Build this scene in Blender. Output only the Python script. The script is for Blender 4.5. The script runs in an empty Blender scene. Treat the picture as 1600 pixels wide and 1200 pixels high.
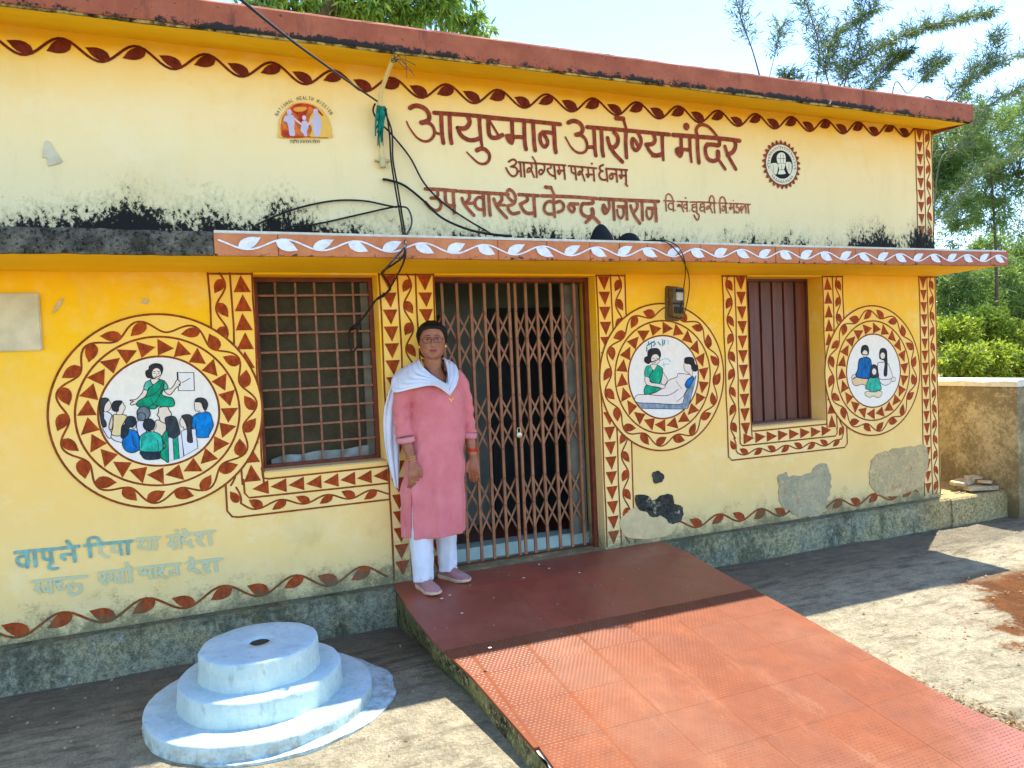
import bpy, bmesh, math, random
import numpy as np
from mathutils import Vector, Matrix, noise as mnoise
random.seed(7); rng = np.random.default_rng(7)
rad = math.radians
scene = bpy.context.scene
COL = scene.collection
# ------------------------------------------------------------------ camera
CAM = Vector((-2.5668, -4.5536, 1.3633)); FPX = 1159.04
FW = Vector((0.38602, 0.921933, -0.032061)); RT = Vector((0.921, -0.387138, -0.043399)); UP = Vector((0.052423, 0.012775, 0.998543))
cd = bpy.data.cameras.new('camera'); cam = bpy.data.objects.new('camera', cd); COL.objects.link(cam)
cd.sensor_width = 36; cd.lens = FPX/1600*36; cd.clip_start = .05; cd.clip_end = 600
cam.matrix_world = Matrix(((RT.x, UP.x, -FW.x, CAM.x), (RT.y, UP.y, -FW.y, CAM.y), (RT.z, UP.z, -FW.z, CAM.z), (0, 0, 0, 1)))
scene.camera = cam
# ------------------------------------------------------------------ light
SUNV = Vector((.375, .232, 1)).normalized()
w = bpy.data.worlds.new('World'); scene.world = w; w.use_nodes = True
nt = w.node_tree; bg = nt.nodes['Background']
sky = nt.nodes.new('ShaderNodeTexSky'); sky.sky_type = 'NISHITA'; sky.sun_disc = False
sky.sun_elevation = math.asin(SUNV.z); sky.sun_rotation = math.atan2(SUNV.x, SUNV.y)
sky.altitude = 400; sky.air_density = .8; sky.dust_density = 0; sky.ozone_density = 3.2
nt.links.new(sky.outputs[0], bg.inputs[0]); bg.inputs[1].default_value = .15
sd = bpy.data.lights.new('sun', 'SUN'); sd.energy = 3.15; sd.angle = rad(.55); sd.color = (1, .965, .90)
sun = bpy.data.objects.new('sun', sd); COL.objects.link(sun); sun.rotation_euler = SUNV.to_track_quat('Z', 'Y').to_euler()
sun.location = (4, 3, 9)
vs = scene.view_settings; vs.view_transform = 'Standard'; vs.look = 'None'; vs.gamma = 1; vs.use_curve_mapping = False
vs.exposure = 2.04
scene.cycles.max_bounces = 8; scene.cycles.diffuse_bounces = 5; scene.cycles.transparent_max_bounces = 8
scene.cycles.use_denoising = True

def ray(u, v): return FW + RT*((u-800)/FPX) - UP*((v-600)/FPX)
def U(u, v, ax, val):
    "point of the plane (axis ax = val) that the photograph shows at pixel u, v"
    r = ray(u, v); t = (val-CAM[ax])/r[ax]; return CAM + r*t
# ------------------------------------------------------------------ colour and nodes
def S(r, g, b, k=1.0):
    f = lambda c: (c/255/12.92 if c/255 <= .04045 else ((c/255+.055)/1.055)**2.4)*k
    return (f(r), f(g), f(b), 1)
class NT:
    def __init__(s, name):
        s.m = bpy.data.materials.new(name); s.m.use_nodes = True; s.t = s.m.node_tree
        s.b = s.t.nodes['Principled BSDF']; s._pos = None
    def n(s, typ, **k):
        nd = s.t.nodes.new('ShaderNode'+typ)
        for a, v in k.items(): setattr(nd, a, v)
        return nd
    def set(s, sock, v):
        if isinstance(v, bpy.types.NodeSocket): s.t.links.new(v, sock)
        elif v is not None:
            if hasattr(sock.default_value, '__len__') and not hasattr(v, '__len__'): v = [v]*len(sock.default_value)
            if hasattr(sock.default_value, '__len__') and len(sock.default_value) == 3: v = v[:3]
            sock.default_value = v
    def pos(s):
        if s._pos is None: s._pos = s.n('NewGeometry').outputs['Position']
        return s._pos
    def xyz(s):
        sp = s.n('SeparateXYZ'); s.set(sp.inputs[0], s.pos()); return sp.outputs
    def scaled(s, sx, sy, sz, off=(0, 0, 0)):
        m = s.n('Mapping'); s.set(m.inputs[0], s.pos()); m.inputs['Scale'].default_value = (sx, sy, sz); m.inputs['Location'].default_value = off
        return m.outputs[0]
    def noise(s, scale=5, detail=6, rough=.6, vec=None, dist=0):
        nd = s.n('TexNoise'); s.set(nd.inputs['Vector'], vec or s.pos()); nd.inputs['Scale'].default_value = scale
        nd.inputs['Detail'].default_value = detail; nd.inputs['Roughness'].default_value = rough; nd.inputs['Distortion'].default_value = dist
        return nd.outputs[0]
    def voro(s, scale, feature='F1', vec=None):
        nd = s.n('TexVoronoi', feature=feature); s.set(nd.inputs['Vector'], vec or s.pos()); nd.inputs['Scale'].default_value = scale
        return nd.outputs['Distance']
    def m_(s, op, a, b=0.0, clamp=False, c=None):
        nd = s.n('Math', operation=op); nd.use_clamp = clamp; s.set(nd.inputs[0], a); s.set(nd.inputs[1], b)
        if c is not None: s.set(nd.inputs[2], c)
        return nd.outputs[0]
    def rng(s, v, a, b, c=0., d=1.):
        nd = s.n('MapRange', interpolation_type='SMOOTHSTEP'); nd.clamp = True; s.set(nd.inputs[0], v)
        for i, x in enumerate((a, b, c, d)): s.set(nd.inputs[i+1], x)
        return nd.outputs[0]
    def mix(s, f, a, b, blend='MIX'):
        nd = s.n('Mix', data_type='RGBA', blend_type=blend); s.set(nd.inputs[0], f); s.set(nd.inputs[6], a); s.set(nd.inputs[7], b)
        return nd.outputs[2]
    def ramp(s, v, stops, interp='LINEAR'):
        nd = s.n('ValToRGB'); s.set(nd.inputs[0], v); cr = nd.color_ramp; cr.interpolation = interp
        while len(cr.elements) < len(stops): cr.elements.new(.5)
        for e, (p, c) in zip(cr.elements, stops): e.position = p; e.color = c if hasattr(c, '__len__') else (c, c, c, 1)
        return nd.outputs[0]
    def bump(s, h, strength=.3, dist=.01):
        nd = s.n('Bump'); nd.inputs['Strength'].default_value = strength; nd.inputs['Distance'].default_value = dist; s.set(nd.inputs['Height'], h)
        s.set(s.b.inputs['Normal'], nd.outputs[0])
    def out(s, col, rough=.8, spec=.3, metal=0):
        s.set(s.b.inputs['Base Color'], col); s.set(s.b.inputs['Roughness'], rough); s.b.inputs['Specular IOR Level'].default_value = spec
        s.b.inputs['Metallic'].default_value = metal; return s.m
def simple(name, col, rough=.7, var=.25, scale=20, spec=.3, metal=0, bump=.15, bd=.004):
    N = NT(name); n = N.noise(scale, 5, .6); f = N.rng(n, .3, .75)
    c = N.mix(f, [x*(1-var) for x in col[:3]]+[1], [min(1, x*(1+var)) for x in col[:3]]+[1])
    if bump: N.bump(n, bump, bd)
    return N.out(c, rough, spec, metal)
# wall paint: pale below and yellow above, as brushed on; every painted ornament shares its dirt and mould
def wall_mat(name, paint=None, wear=.5, fill=0.0, hold=1.0):
    N = NT(name); X, Y, Z = N.xyz()
    low = N.noise(1.3, 4, .6); mid = N.noise(7, 6, .65); fine = N.noise(60, 4, .7)
    zz = N.m_('ADD', Z, N.m_('MULTIPLY', N.m_('SUBTRACT', low, .5), .32))
    f = N.m_('DIVIDE', zz, 3.5)
    st = [(0, S(206, 189, 138)), (.10, S(244, 206, 130)), (.30, S(252, 200, 100)), (.385, S(253, 198, 62)), (.45, S(253, 194, 18)), (.565, S(252, 192, 6)), (.572, S(224, 208, 160)),
          (.64, S(244, 221, 166)), (.80, S(250, 219, 156)), (.872, S(250, 210, 126)), (.895, S(250, 196, 44)), (.925, S(252, 192, 8))]
    base = N.ramp(f, st)
    if fill: base = N.mix(fill, base, S(250, 222, 150))
    base = N.mix(N.rng(X, -1, 3.5, 0, .22), base, S(226, 176, 104))  # tan tint grows to the right: light falloff painted into the wall colour
    tro = N.noise(2.2, 9, .8, N.scaled(1.6, 1, .55, (4, 0, 2)), .6); base = N.mix(N.m_('MULTIPLY', N.rng(tro, .50, .66), .17), base, S(206, 186, 128)); base = N.mix(N.m_('MULTIPLY', N.rng(N.noise(.9, 7, .75, N.scaled(1, 1, 1.5, (9, 1, 4))), .54, .62), .15), base, S(250, 240, 200))
    base = N.mix(N.m_('MULTIPLY', N.rng(mid, .45, .75), .16), base, S(250, 232, 180))
    base = N.mix(N.m_('MULTIPLY', N.rng(low, .5, .72), .14), base, S(190, 160, 90))
    h = fine
    if paint is not None:
        pn = N.noise(34, 5, .75, N.scaled(1, 1, .6))
        pc = N.mix(N.rng(pn, .35, .7), [c*(.62 if sum(paint[:3]) < .9 else .95) for c in paint[:3]]+[1], [min(1, c*(1.35 if sum(paint[:3]) < .9 else 1.04)) for c in paint[:3]]+[1])
        brk = N.rng(N.noise(9, 9, .75), .60+.10*(1-wear), .70+.10*(1-wear), hold, hold*.45)
        base = N.mix(brk, base, pc)
    # mould on the band above the canopy
    msc = N.scaled(1.0, 1, .72)
    mn = N.noise(4.2, 9, .72, msc); mf = N.noise(34, 5, .75, msc)
    mm = N.m_('ADD', N.m_('MULTIPLY', mn, .48), N.m_('MULTIPLY', mf, .52))
    xs = N.ramp(N.m_('DIVIDE', N.m_('ADD', X, 4), 8), [(0, .06), (.09, .08), (.13, .125), (.27, .12), (.31, .045), (.46, .06), (.60, .05), (.70, .06), (.76, .045), (.83, .115), (.89, .15), (.95, .11)])
    thr = N.m_('ADD', N.m_('SUBTRACT', N.m_('ADD', .462, N.m_('MULTIPLY', N.m_('SUBTRACT', N.noise(2.6, 3, .5, N.scaled(1, 1, .2)), .5), -.24)), xs), N.m_('MULTIPLY', N.m_('SUBTRACT', Z, 2.09), .85))
    up = N.rng(Z, 2.0, 2.03); thr2 = N.m_('ADD', thr, N.m_('MULTIPLY', N.m_('SUBTRACT', 1, up), 9))
    mask = N.rng(N.m_('SUBTRACT', mm, thr2), 0, .05)
    halo = N.rng(N.m_('SUBTRACT', mm, thr2), -.11, .03)
    base = N.mix(N.m_('MULTIPLY', halo, .34), base, S(136, 132, 96))
    vm = N.n('VectorMath', operation='ADD'); tn = N.n('TexNoise'); N.set(tn.inputs['Vector'], N.pos()); tn.inputs['Scale'].default_value = 7; tn.inputs['Detail'].default_value = 6
    vs_ = N.n('VectorMath', operation='SCALE'); N.t.links.new(tn.outputs[1], vs_.inputs[0]); vs_.inputs['Scale'].default_value = .22; N.t.links.new(vs_.outputs[0], vm.inputs[1]); N.set(vm.inputs[0], N.pos())
    crk = N.rng(N.voro(6.5, 'DISTANCE_TO_EDGE', vm.outputs[0]), 0, .010, 1, 0)
    crk = N.m_('MULTIPLY', N.m_('MULTIPLY', crk, N.rng(N.noise(2.1, 2), .5, .62)), N.m_('MULTIPLY', up, N.rng(Z, 2.25, 2.55, 1, 0)))
    base = N.mix(N.m_('MULTIPLY', crk, .45), base, S(70, 70, 50))
    base = N.mix(mask, base, S(30, 27, 21))
    # damp grime at the foot of the wall
    gn = N.m_('ADD', N.m_('MULTIPLY', N.noise(6, 9, .75), .7), N.m_('MULTIPLY', N.noise(70, 4, .7), .3))
    gt = N.m_('ADD', .445, N.m_('MULTIPLY', N.m_('ABSOLUTE', Z), .95))
    lo = N.m_('SUBTRACT', 1, up)
    base = N.mix(N.m_('MULTIPLY', N.m_('MULTIPLY', N.rng(N.m_('SUBTRACT', gn, gt), -.12, .10), lo), .8), base, S(86, 86, 58))
    gx = N.rng(X, -2.3, -1.9, 0, 1); gx = N.m_('MULTIPLY', gx, N.rng(X, -1.3, -1.0, 1, 0))
    sm = N.m_('MULTIPLY', N.m_('MULTIPLY', N.rng(N.noise(2.6, 6, .7), .46, .66), N.rng(Z, .15, .55, 1, 0)), gx)
    base = N.mix(N.m_('MULTIPLY', sm, .45), base, S(112, 112, 92))
    # small chips and specks
    sp = N.rng(N.noise(19, 3, .9, N.scaled(1, 1, 1.4, (3, 1, 9))), .735, .76)
    base = N.mix(N.m_('MULTIPLY', sp, .8), base, S(92, 84, 62))
    N.bump(N.m_('ADD', N.m_('MULTIPLY', fine, .5), N.m_('MULTIPLY', N.noise(3, 3), 2)), .35, .006)
    return N.out(base, .82, .25)
M = {}
def mats():
    M['wall'] = wall_mat('wall_paint'); M['fill'] = wall_mat('band_paint', fill=.28)
    M['red'] = wall_mat('ornament_red', S(160, 64, 16)); M['redline'] = wall_mat('line_red', S(142, 66, 18), .3)
    M['dred'] = wall_mat('vine_red', S(112, 38, 18)); M['letter'] = wall_mat('letter_red', S(146, 62, 36), .3)
    M['letter3'] = wall_mat('letter_red_pale', S(166, 86, 54), .35)
    M['teal'] = wall_mat('teal_script', S(60, 160, 160), .8, hold=.8); M['teal2'] = wall_mat('teal_script_faded', S(110, 180, 166), .8, hold=.5)
    M['white'] = wall_mat('mural_white', S(238, 228, 208), .1)
mats()
def P(r, g, b):
    k = 'p%d_%d_%d' % (r, g, b)
    if k not in M: M[k] = wall_mat('mural_paint_'+k, S(r, g, b), .25)
    return k
# ------------------------------------------------------------------ objects
def props(o, label=None, cat=None, group=None, kind=None):
    if label: o['label'] = label
    if cat: o['category'] = cat
    if group: o['group'] = group
    if kind: o['kind'] = kind
    return o
def empty(name, loc=(0, 0, 0), label=None, cat=None, group=None, rz=0, parent=None):
    o = bpy.data.objects.new(name, None); COL.objects.link(o); o.location = loc; o.rotation_euler.z = rz; o.empty_display_size = .1
    if parent: o.parent = parent
    return props(o, label, cat, group)
class MB:
    def __init__(s): s.v = []; s.f = []; s.mi = []; s.cur = 0
    def face(s, pts): i = len(s.v); s.v += [tuple(p) for p in pts]; s.f.append(tuple(range(i, i+len(pts)))); s.mi.append(s.cur)
    def box(s, a, b, R=None, c=None, taper=0):
        x0, y0, z0 = a; x1, y1, z1 = b; i = len(s.v)
        pts = [(x0, y0, z0), (x1, y0, z0), (x1, y1, z0), (x0, y1, z0), (x0, y0, z1), (x1, y0, z1), (x1, y1, z1), (x0, y1, z1)]
        if R is not None: pts = [tuple(R @ Vector(p) + Vector(c or (0, 0, 0))) for p in pts]
        s.v += pts
        for f in ((0, 3, 2, 1), (4, 5, 6, 7), (0, 1, 5, 4), (1, 2, 6, 5), (2, 3, 7, 6), (3, 0, 4, 7)): s.f.append(tuple(i+k for k in f)); s.mi.append(s.cur)
        return s
    def grid(s, G, closeu=False, closev=False):
        nu, nv = len(G), len(G[0]); i = len(s.v)
        for r in G: s.v += [tuple(p) for p in r]
        for a in range(nu if closeu else nu-1):
            for b in range(nv if closev else nv-1):
                a2 = (a+1) % nu; b2 = (b+1) % nv
                s.f.append((i+a*nv+b, i+a*nv+b2, i+a2*nv+b2, i+a2*nv+b)); s.mi.append(s.cur)
        return i
    def cap(s, ring): s.face(ring)
    def tube(s, pts, r, n=8, cap=True):
        pts = [Vector(p) for p in pts]; rs = r if hasattr(r, '__len__') else [r]*len(pts); G = []; prev = None
        for k, p in enumerate(pts):
            t = (pts[min(k+1, len(pts)-1)]-pts[max(k-1, 0)]).normalized()
            a = prev if prev is not None else (Vector((0, 0, 1)) if abs(t.z) < .9 else Vector((1, 0, 0)))
            u = (a - t*a.dot(t)).normalized(); prev = u; w_ = t.cross(u)
            G.append([p + (u*math.cos(q)+w_*math.sin(q))*rs[k] for q in [2*math.pi*j/n for j in range(n)]])
        s.grid(G, closev=True)
        if cap: s.face(G[0][::-1]); s.face(G[-1])
        return s
    def build(s, name, mats, parent=None, smooth=False, label=None, cat=None, group=None, kind=None, bevel=0, fix=True):
        me = bpy.data.meshes.new(name); me.from_pydata(s.v, [], s.f); me.update()
        mats = mats if isinstance(mats, (list, tuple)) else [mats]
        for m in mats: me.materials.append(M[m] if isinstance(m, str) else m)
        me.polygons.foreach_set('material_index', s.mi)
        if fix:
            bm = bmesh.new(); bm.from_mesh(me); bmesh.ops.recalc_face_normals(bm, faces=bm.faces)
            if bevel: bmesh.ops.bevel(bm, geom=[e for e in bm.edges if e.calc_face_angle(0) > .5], offset=bevel, segments=2, affect='EDGES', clamp_overlap=True)
            bm.to_mesh(me); bm.free()
        if smooth: me.polygons.foreach_set('use_smooth', [True]*len(me.polygons))
        o = bpy.data.objects.new(name, me); COL.objects.link(o)
        if parent: o.parent = parent
        return props(o, label, cat, group, kind)
def part(name, mesh, parent, loc=(0, 0, 0), rot=(0, 0, 0), label=None):
    o = bpy.data.objects.new(name, mesh); COL.objects.link(o); o.parent = parent; o.location = loc; o.rotation_euler = rot
    return props(o, label)
def spline(pts, n=6, closed=False):
    pts = [Vector(p) for p in pts]; out = []; m = len(pts)
    if m < 3 and not closed: return pts
    rngi = range(m if closed else m-1)
    for i in rngi:
        g = (lambda k: pts[k % m]) if closed else (lambda k: pts[max(0, min(m-1, k))])
        p0, p1, p2, p3 = g(i-1), g(i), g(i+1), g(i+2)
        for j in range(n):
            t = j/n; out.append(.5*((2*p1)+(p2-p0)*t+(2*p0-5*p1+4*p2-p3)*t*t+(3*p1-p0-3*p2+p3)*t**3))
    if not closed: out.append(pts[-1])
    return out
# ------------------------------------------------------------------ flat paint on the wall face
class Paint(MB):
    "polygons and brush strokes laid as thin sheets on the wall, in wall coordinates (x, z)"
    def __init__(s, base=.0012): super().__init__(); s.k = 0; s.base = base; s.slots = []
    def use(s, mat):
        if mat not in s.slots: s.slots.append(mat)
        s.cur = s.slots.index(mat); return s
    def lay(s, step=3e-5, cyc=60): s.k += 1; return -(s.base+(s.k % cyc)*step)
    def poly(s, pts, y=None):
        y = s.lay() if y is None else y; s.face([(p[0], y, p[1]) for p in pts])
    def stroke(s, pts, w0, w1=None, y=None, closed=False):
        w1 = w0 if w1 is None else w1; y = s.lay() if y is None else y
        P2 = [Vector((p[0], p[1])) for p in pts]; n = len(P2)
        if closed: P2.append(P2[0]); n += 1
        L = []; 
        for i in range(n):
            t = (P2[min(i+1, n-1)]-P2[max(i-1, 0)])
            if closed and i in (0, n-1): t = P2[1]-P2[n-2]
            if t.length < 1e-9: t = Vector((1, 0))
            t.normalize(); nn = Vector((-t.y, t.x)); hw = (w0+(w1-w0)*i/max(1, n-1))/2
            yy = y-i*1.5e-6; a = P2[i]+nn*hw; b = P2[i]-nn*hw; L.append(((a.x, yy, a.y), (b.x, yy, b.y)))
        i0 = len(s.v)
        for a, b in L: s.v += [a, b]
        for i in range(n-1): s.f.append((i0+2*i, i0+2*i+1, i0+2*i+3, i0+2*i+2)); s.mi.append(s.cur)
        if not closed:
            for e, c in ((0, P2[0]), (n-1, P2[-1])):
                hw = (w0 if e == 0 else w1)/2; d = (P2[1]-P2[0] if e == 0 else P2[-2]-P2[-1]); a0 = math.atan2(-d.y, -d.x)
                ring = [(c.x+hw*math.cos(a0+q), y-e*1.5e-6, c.y+hw*math.sin(a0+q)) for q in [math.pi*(-.5+j/6) for j in range(7)]]
                s.face(ring)
    def done(s, name, parent, label=None): return s.build(name, s.slots, parent, label=label, fix=False)
def wp(u, v): p = U(u, v, 1, 0); return (p.x, p.z)
class Crop:
    "reads points off one enlarged piece of the photograph: origin and scale"
    def __init__(s, ox, oy, sc): s.ox, s.oy, s.sc = ox, oy, sc
    def pts(s, txt): return [tuple(float(q) for q in a.split(',')) for a in txt.split()]
    def px(s, txt): return [(s.ox+x/s.sc, s.oy+y/s.sc) for x, y in s.pts(txt)]
    def w(s, txt): return [wp(*p) for p in s.px(txt)]
def pxw(u, v): # metres per pixel on the wall
    a = wp(u, v); b = wp(u+1, v); c = wp(u, v+1); return math.sqrt(abs((b[0]-a[0])*(a[1]-c[1])))
def write(pt, crop, txt, mat, smooth=True):
    pt.use(mat)
    for line in txt.strip().split('\n'):
        line = line.strip()
        if not line: continue
        wd, body = line.split(':'); ws = [float(q) for q in wd.split('>')]
        if ws[0] == 0: # filled shape
            q = spline([Vector(p) for p in crop.px(body)], 4, True); pt.poly([wp(*p) for p in q]); continue
        px = crop.px(body); c = px[len(px)//2]; m = pxw(*c)/crop.sc
        q = spline([Vector(p) for p in px], 5) if smooth and len(px) > 2 else [Vector(p) for p in px]
        pt.stroke([wp(*p) for p in q], ws[0]*m, (ws[1] if len(ws) > 1 else ws[0])*m)
# ------------------------------------------------------------------ dimensions (metres; wall face y = 0, door step z = 0)
XL, XR = -6.2, 3.391
ZT, ZC0, ZC1 = 1.935, 1.945, 2.052           # wall under the canopy; canopy underside and top
CY, RY = -.62, -.35                          # how far canopy and roof stand out
ZR0, ZR1 = 3.165, 3.312
W1 = (-2.257, -1.532, .77, 1.925); DR = (-1.165, 0, 0, 1.925); W2 = (1.325, 2.082, .765, 1.925)
def zr(y): return float(np.interp(-y, [-1, .35, 1.3, 2.6, 3.2, 6], [0, 0, -.10, -.27, -.325, -.325]))
def zgn(y): return float(np.interp(-y, [-300, -.3, 1.2, 3.2, 12, 300], [-.30, -.24, -.24, -.33, -.45, -.45]))
# ------------------------------------------------------------------ more materials
def mats2():
    # ground: worn concrete apron, black-stained by the wall, red earth to the right and far away
    N = NT('ground'); X, Y, Z = N.xyz()
    n1 = N.noise(1.6, 8, .7); n2 = N.noise(9, 8, .72); n3 = N.noise(70, 5, .75); st = N.noise(7, 8, .7, N.scaled(.6, 2.4, 1))
    con = N.mix(N.rng(n2, .3, .7), S(172, 160, 130), S(220, 204, 166))
    con = N.mix(N.rng(n3, .35, .7), N.mix(.45, con, S(104, 96, 78)), con)
    con = N.mix(N.m_('MULTIPLY', N.rng(st, .50, .64), .55), con, S(112, 102, 78)); con = N.mix(N.m_('MULTIPLY', N.rng(N.noise(16, 9, .85), .58, .66), .55), con, S(84, 76, 56)); con = N.mix(N.m_('MULTIPLY', N.rng(N.noise(5, 9, .8, N.scaled(1, 1, 1, (7, 3, 0))), .58, .66), .4), con, S(214, 198, 156))
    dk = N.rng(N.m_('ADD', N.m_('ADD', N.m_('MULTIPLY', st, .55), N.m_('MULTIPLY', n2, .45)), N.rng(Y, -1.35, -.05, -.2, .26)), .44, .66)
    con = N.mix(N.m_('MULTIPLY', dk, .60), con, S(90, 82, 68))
    soil = N.mix(N.rng(n2, .3, .7), S(104, 62, 26), S(140, 88, 40)); soil = N.mix(N.rng(n3, .35, .75), soil, S(96, 58, 26)); 
    # earth beyond a wandering edge
    e = N.m_('ADD', N.m_('MULTIPLY', N.m_('SUBTRACT', n1, .5), 1.5), N.m_('ADD', X, N.m_('MULTIPLY', Y, -.62)))
    sm = N.rng(N.m_('ADD', e, N.m_('MULTIPLY', N.m_('SUBTRACT', n2, .5), .7)), 2.62, 2.80)
    sm = N.m_('MULTIPLY', sm, N.rng(N.m_('ADD', Y, N.m_('MULTIPLY', n1, .5)), -.75, -1.0, 0, 1))
    far = N.m_('MAXIMUM', N.rng(X, 4.3, 4.6), N.rng(Y, -4, -4.6)); far = N.m_('MAXIMUM', far, N.rng(Y, 1, 1.5)); far = N.m_('MAXIMUM', far, N.rng(X, -5, -6))
    c = N.mix(sm, con, soil); fd = N.mix(N.rng(n2, .3, .7), S(126, 108, 68), S(166, 146, 98)); fd = N.mix(N.rng(N.noise(.35, 7, .7), .45, .62), fd, S(104, 112, 62)); c = N.mix(far, c, fd)
    N.bump(N.m_('ADD', n3, N.m_('MULTIPLY', n2, 1.5)), 1.0, .03); N.out(c, .92, .15); M['ground'] = N.m
    # speckled lime-washed plinth
    N = NT('plinth'); X, Y, Z = N.xyz(); a = N.noise(42, 9, .85); b = N.noise(4, 6, .7); s1 = N.noise(150, 4, .85)
    c = N.mix(N.rng(b, .4, .62), S(160, 158, 130), S(178, 168, 124)); c = N.mix(N.rng(N.m_('ADD', N.m_('MULTIPLY', a, .7), N.m_('MULTIPLY', s1, .3)), .44, .56, 0, .8), c, S(84, 84, 64))
    c = N.mix(N.rng(N.noise(11, 8, .8), .58, .68, 0, .7), c, S(192, 200, 190)); c = N.mix(N.m_('MULTIPLY', N.rng(N.noise(5, 9, .8, N.scaled(1, 1, .5)), .48, .6), .6), c, S(52, 54, 40)); c = N.mix(N.m_('MULTIPLY', N.rng(Z, -.06, -.01), .45), c, S(66, 66, 44))
    c = N.mix(N.rng(X, 2.8, 3.3, 0, .65), c, N.mix(N.rng(a, .4, .62), S(190, 168, 112), S(120, 96, 58)))
    N.bump(a, .7, .012); N.out(c, .9, .15); M['plinth'] = N.m
    N = NT('mossy_side'); X, Y, Z = N.xyz(); a = N.noise(10, 9, .75, N.scaled(1, 1, .5)); b = N.noise(45, 5, .8)
    c = N.mix(N.rng(a, .38, .62), S(40, 36, 26), S(118, 112, 70)); c = N.mix(N.rng(b, .5, .62), c, S(150, 140, 96)); c = N.mix(N.rng(N.noise(3, 5), .5, .66), c, S(84, 96, 62))
    N.bump(a, .8, .015); N.out(c, .92, .1); M['moss'] = N.m
    N = NT('compound_plaster'); X, Y, Z = N.xyz(); a = N.noise(6, 9, .78); b = N.noise(30, 6, .8)
    c = N.mix(N.rng(N.noise(1.4, 4), .35, .65), S(180, 166, 128), S(150, 136, 100)); mk = N.m_('ADD', N.m_('MULTIPLY', a, .6), N.m_('MULTIPLY', b, .4))
    t = N.m_('ADD', .52, N.m_('MULTIPLY', N.m_('ABSOLUTE', N.m_('SUBTRACT', Z, .5)), -.14)); c = N.mix(N.m_('MULTIPLY', N.rng(N.m_('SUBTRACT', mk, t), -.09, .08), .68), c, S(78, 64, 38))
    N.bump(b, .6, .01); N.out(c, .9, .15); M['cwall'] = N.m
    N = NT('roof_edge_paint'); X, Y, Z = N.xyz(); a = N.noise(5, 7, .7); b = N.noise(22, 8, .8)
    c = N.mix(N.rng(a, .35, .7), S(152, 78, 50), S(174, 96, 64)); c = N.mix(N.m_('MULTIPLY', N.rng(N.noise(3, 6, .7, N.scaled(2.5, 1, .6)), .55, .7), .6), c, S(84, 50, 44))
    hh = N.m_('MULTIPLY', N.rng(Z, 3.165, 3.215, 1, 0), N.rng(N.noise(1.6, 4, .6, N.scaled(1, .1, .1)), .38, .62, .35, 1.5)); c = N.mix(N.rng(N.m_('ADD', b, N.m_('MULTIPLY', hh, .22)), .60, .66), c, S(40, 34, 30))
    c = N.mix(N.rng(N.m_('ADD', N.noise(6, 8, .8), N.m_('MULTIPLY', hh, .06)), .665, .69), c, S(214, 200, 176)); N.bump(b, .4, .008); N.out(c, .75, .3); M['roof_edge'] = N.m
    N = NT('grimy_edge'); a = N.noise(9, 9, .8); c = N.mix(N.rng(a, .4, .62), S(34, 30, 26), S(196, 168, 96)); N.bump(a, .8, .01); N.out(c, .9, .1); M['grime'] = N.m
    N = NT('soffit_yellow'); a = N.noise(3, 6, .7, N.scaled(.5, 2, 2)); c = N.mix(N.rng(a, .35, .7), S(248, 192, 6), S(252, 206, 30)); c = N.mix(N.rng(N.noise(14, 8, .8), .68, .72), c, S(120, 84, 30)); N.bump(a, .2, .01); N.out(c, .8, .25); M['soffit'] = N.m
    N = NT('black_concrete'); a = N.noise(7, 8, .75); b = N.noise(40, 6, .8); c = N.mix(N.rng(a, .35, .7), S(52, 50, 44), S(122, 118, 102)); c = N.mix(N.rng(b, .5, .6), c, S(30, 30, 26)); N.bump(b, .6, .01); N.out(c, .9, .15); M['blackcon'] = N.m
    N = NT('fascia_paint'); X, Y, Z = N.xyz(); a = N.noise(9, 7, .7); c = N.mix(N.rng(a, .35, .7), S(184, 108, 66), S(202, 130, 84)); c = N.mix(N.rng(X, .5, 3.3, 0, .5), c, S(150, 80, 62))
    c = N.mix(N.rng(N.m_('ADD', N.noise(18, 8, .8), N.rng(Z, 1.945, 1.975, .14, 0)), .66, .72), c, S(60, 44, 34)); N.bump(a, .3, .006); N.out(c, .75, .3); M['fascia'] = N.m
    N = NT('fascia_white'); a = N.noise(30, 6, .7); c = N.mix(N.rng(a, .4, .7), S(226, 228, 232), S(206, 200, 196)); c = N.mix(N.rng(N.noise(12, 8, .8), .66, .70), c, S(170, 104, 76)); N.out(c, .7, .3); M['fwhite'] = N.m
    # steps and tiles
    def tilemat(name, ca, cb, rough, sp):
        N = NT(name); X, Y, Z = N.xyz(); a = N.noise(3, 6, .7); b = N.noise(55, 5, .8); c = N.mix(N.rng(a, .3, .7), ca, cb); oi = N.n('ObjectInfo').outputs['Random']; c = N.mix(N.m_('MULTIPLY', oi, .35), c, S(112, 76, 58)); c = N.mix(N.m_('MULTIPLY', N.rng(N.noise(6, 9, .8, N.scaled(1, 1, 1, (3, 8, 0))), .52, .64), .35), c, S(92, 56, 40)); c = N.mix(N.m_('MULTIPLY', N.rng(N.noise(2, 8, .8, N.scaled(2.5, .7, 1)), .54, .66), .16), c, S(168, 128, 96))
        c = N.mix(N.m_('MULTIPLY', N.rng(N.noise(1.3, 5, .7), .45, .65), .22), c, S(150, 112, 84))
        c = N.mix(N.rng(b, .73, .76), c, S(222, 196, 160)); c = N.mix(N.m_('MULTIPLY', N.rng(N.noise(14, 8, .8, N.scaled(1, .5, 1)), .55, .7), .3), c, S(120, 66, 48))
        dust = N.rng(N.m_('ADD', N.m_('ADD', X, N.m_('MULTIPLY', Y, -.8)), N.m_('MULTIPLY', a, .5)), 2.30, 2.7, 0, .7); c = N.mix(N.m_('MULTIPLY', dust, .8), c, S(142, 100, 92))
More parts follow.
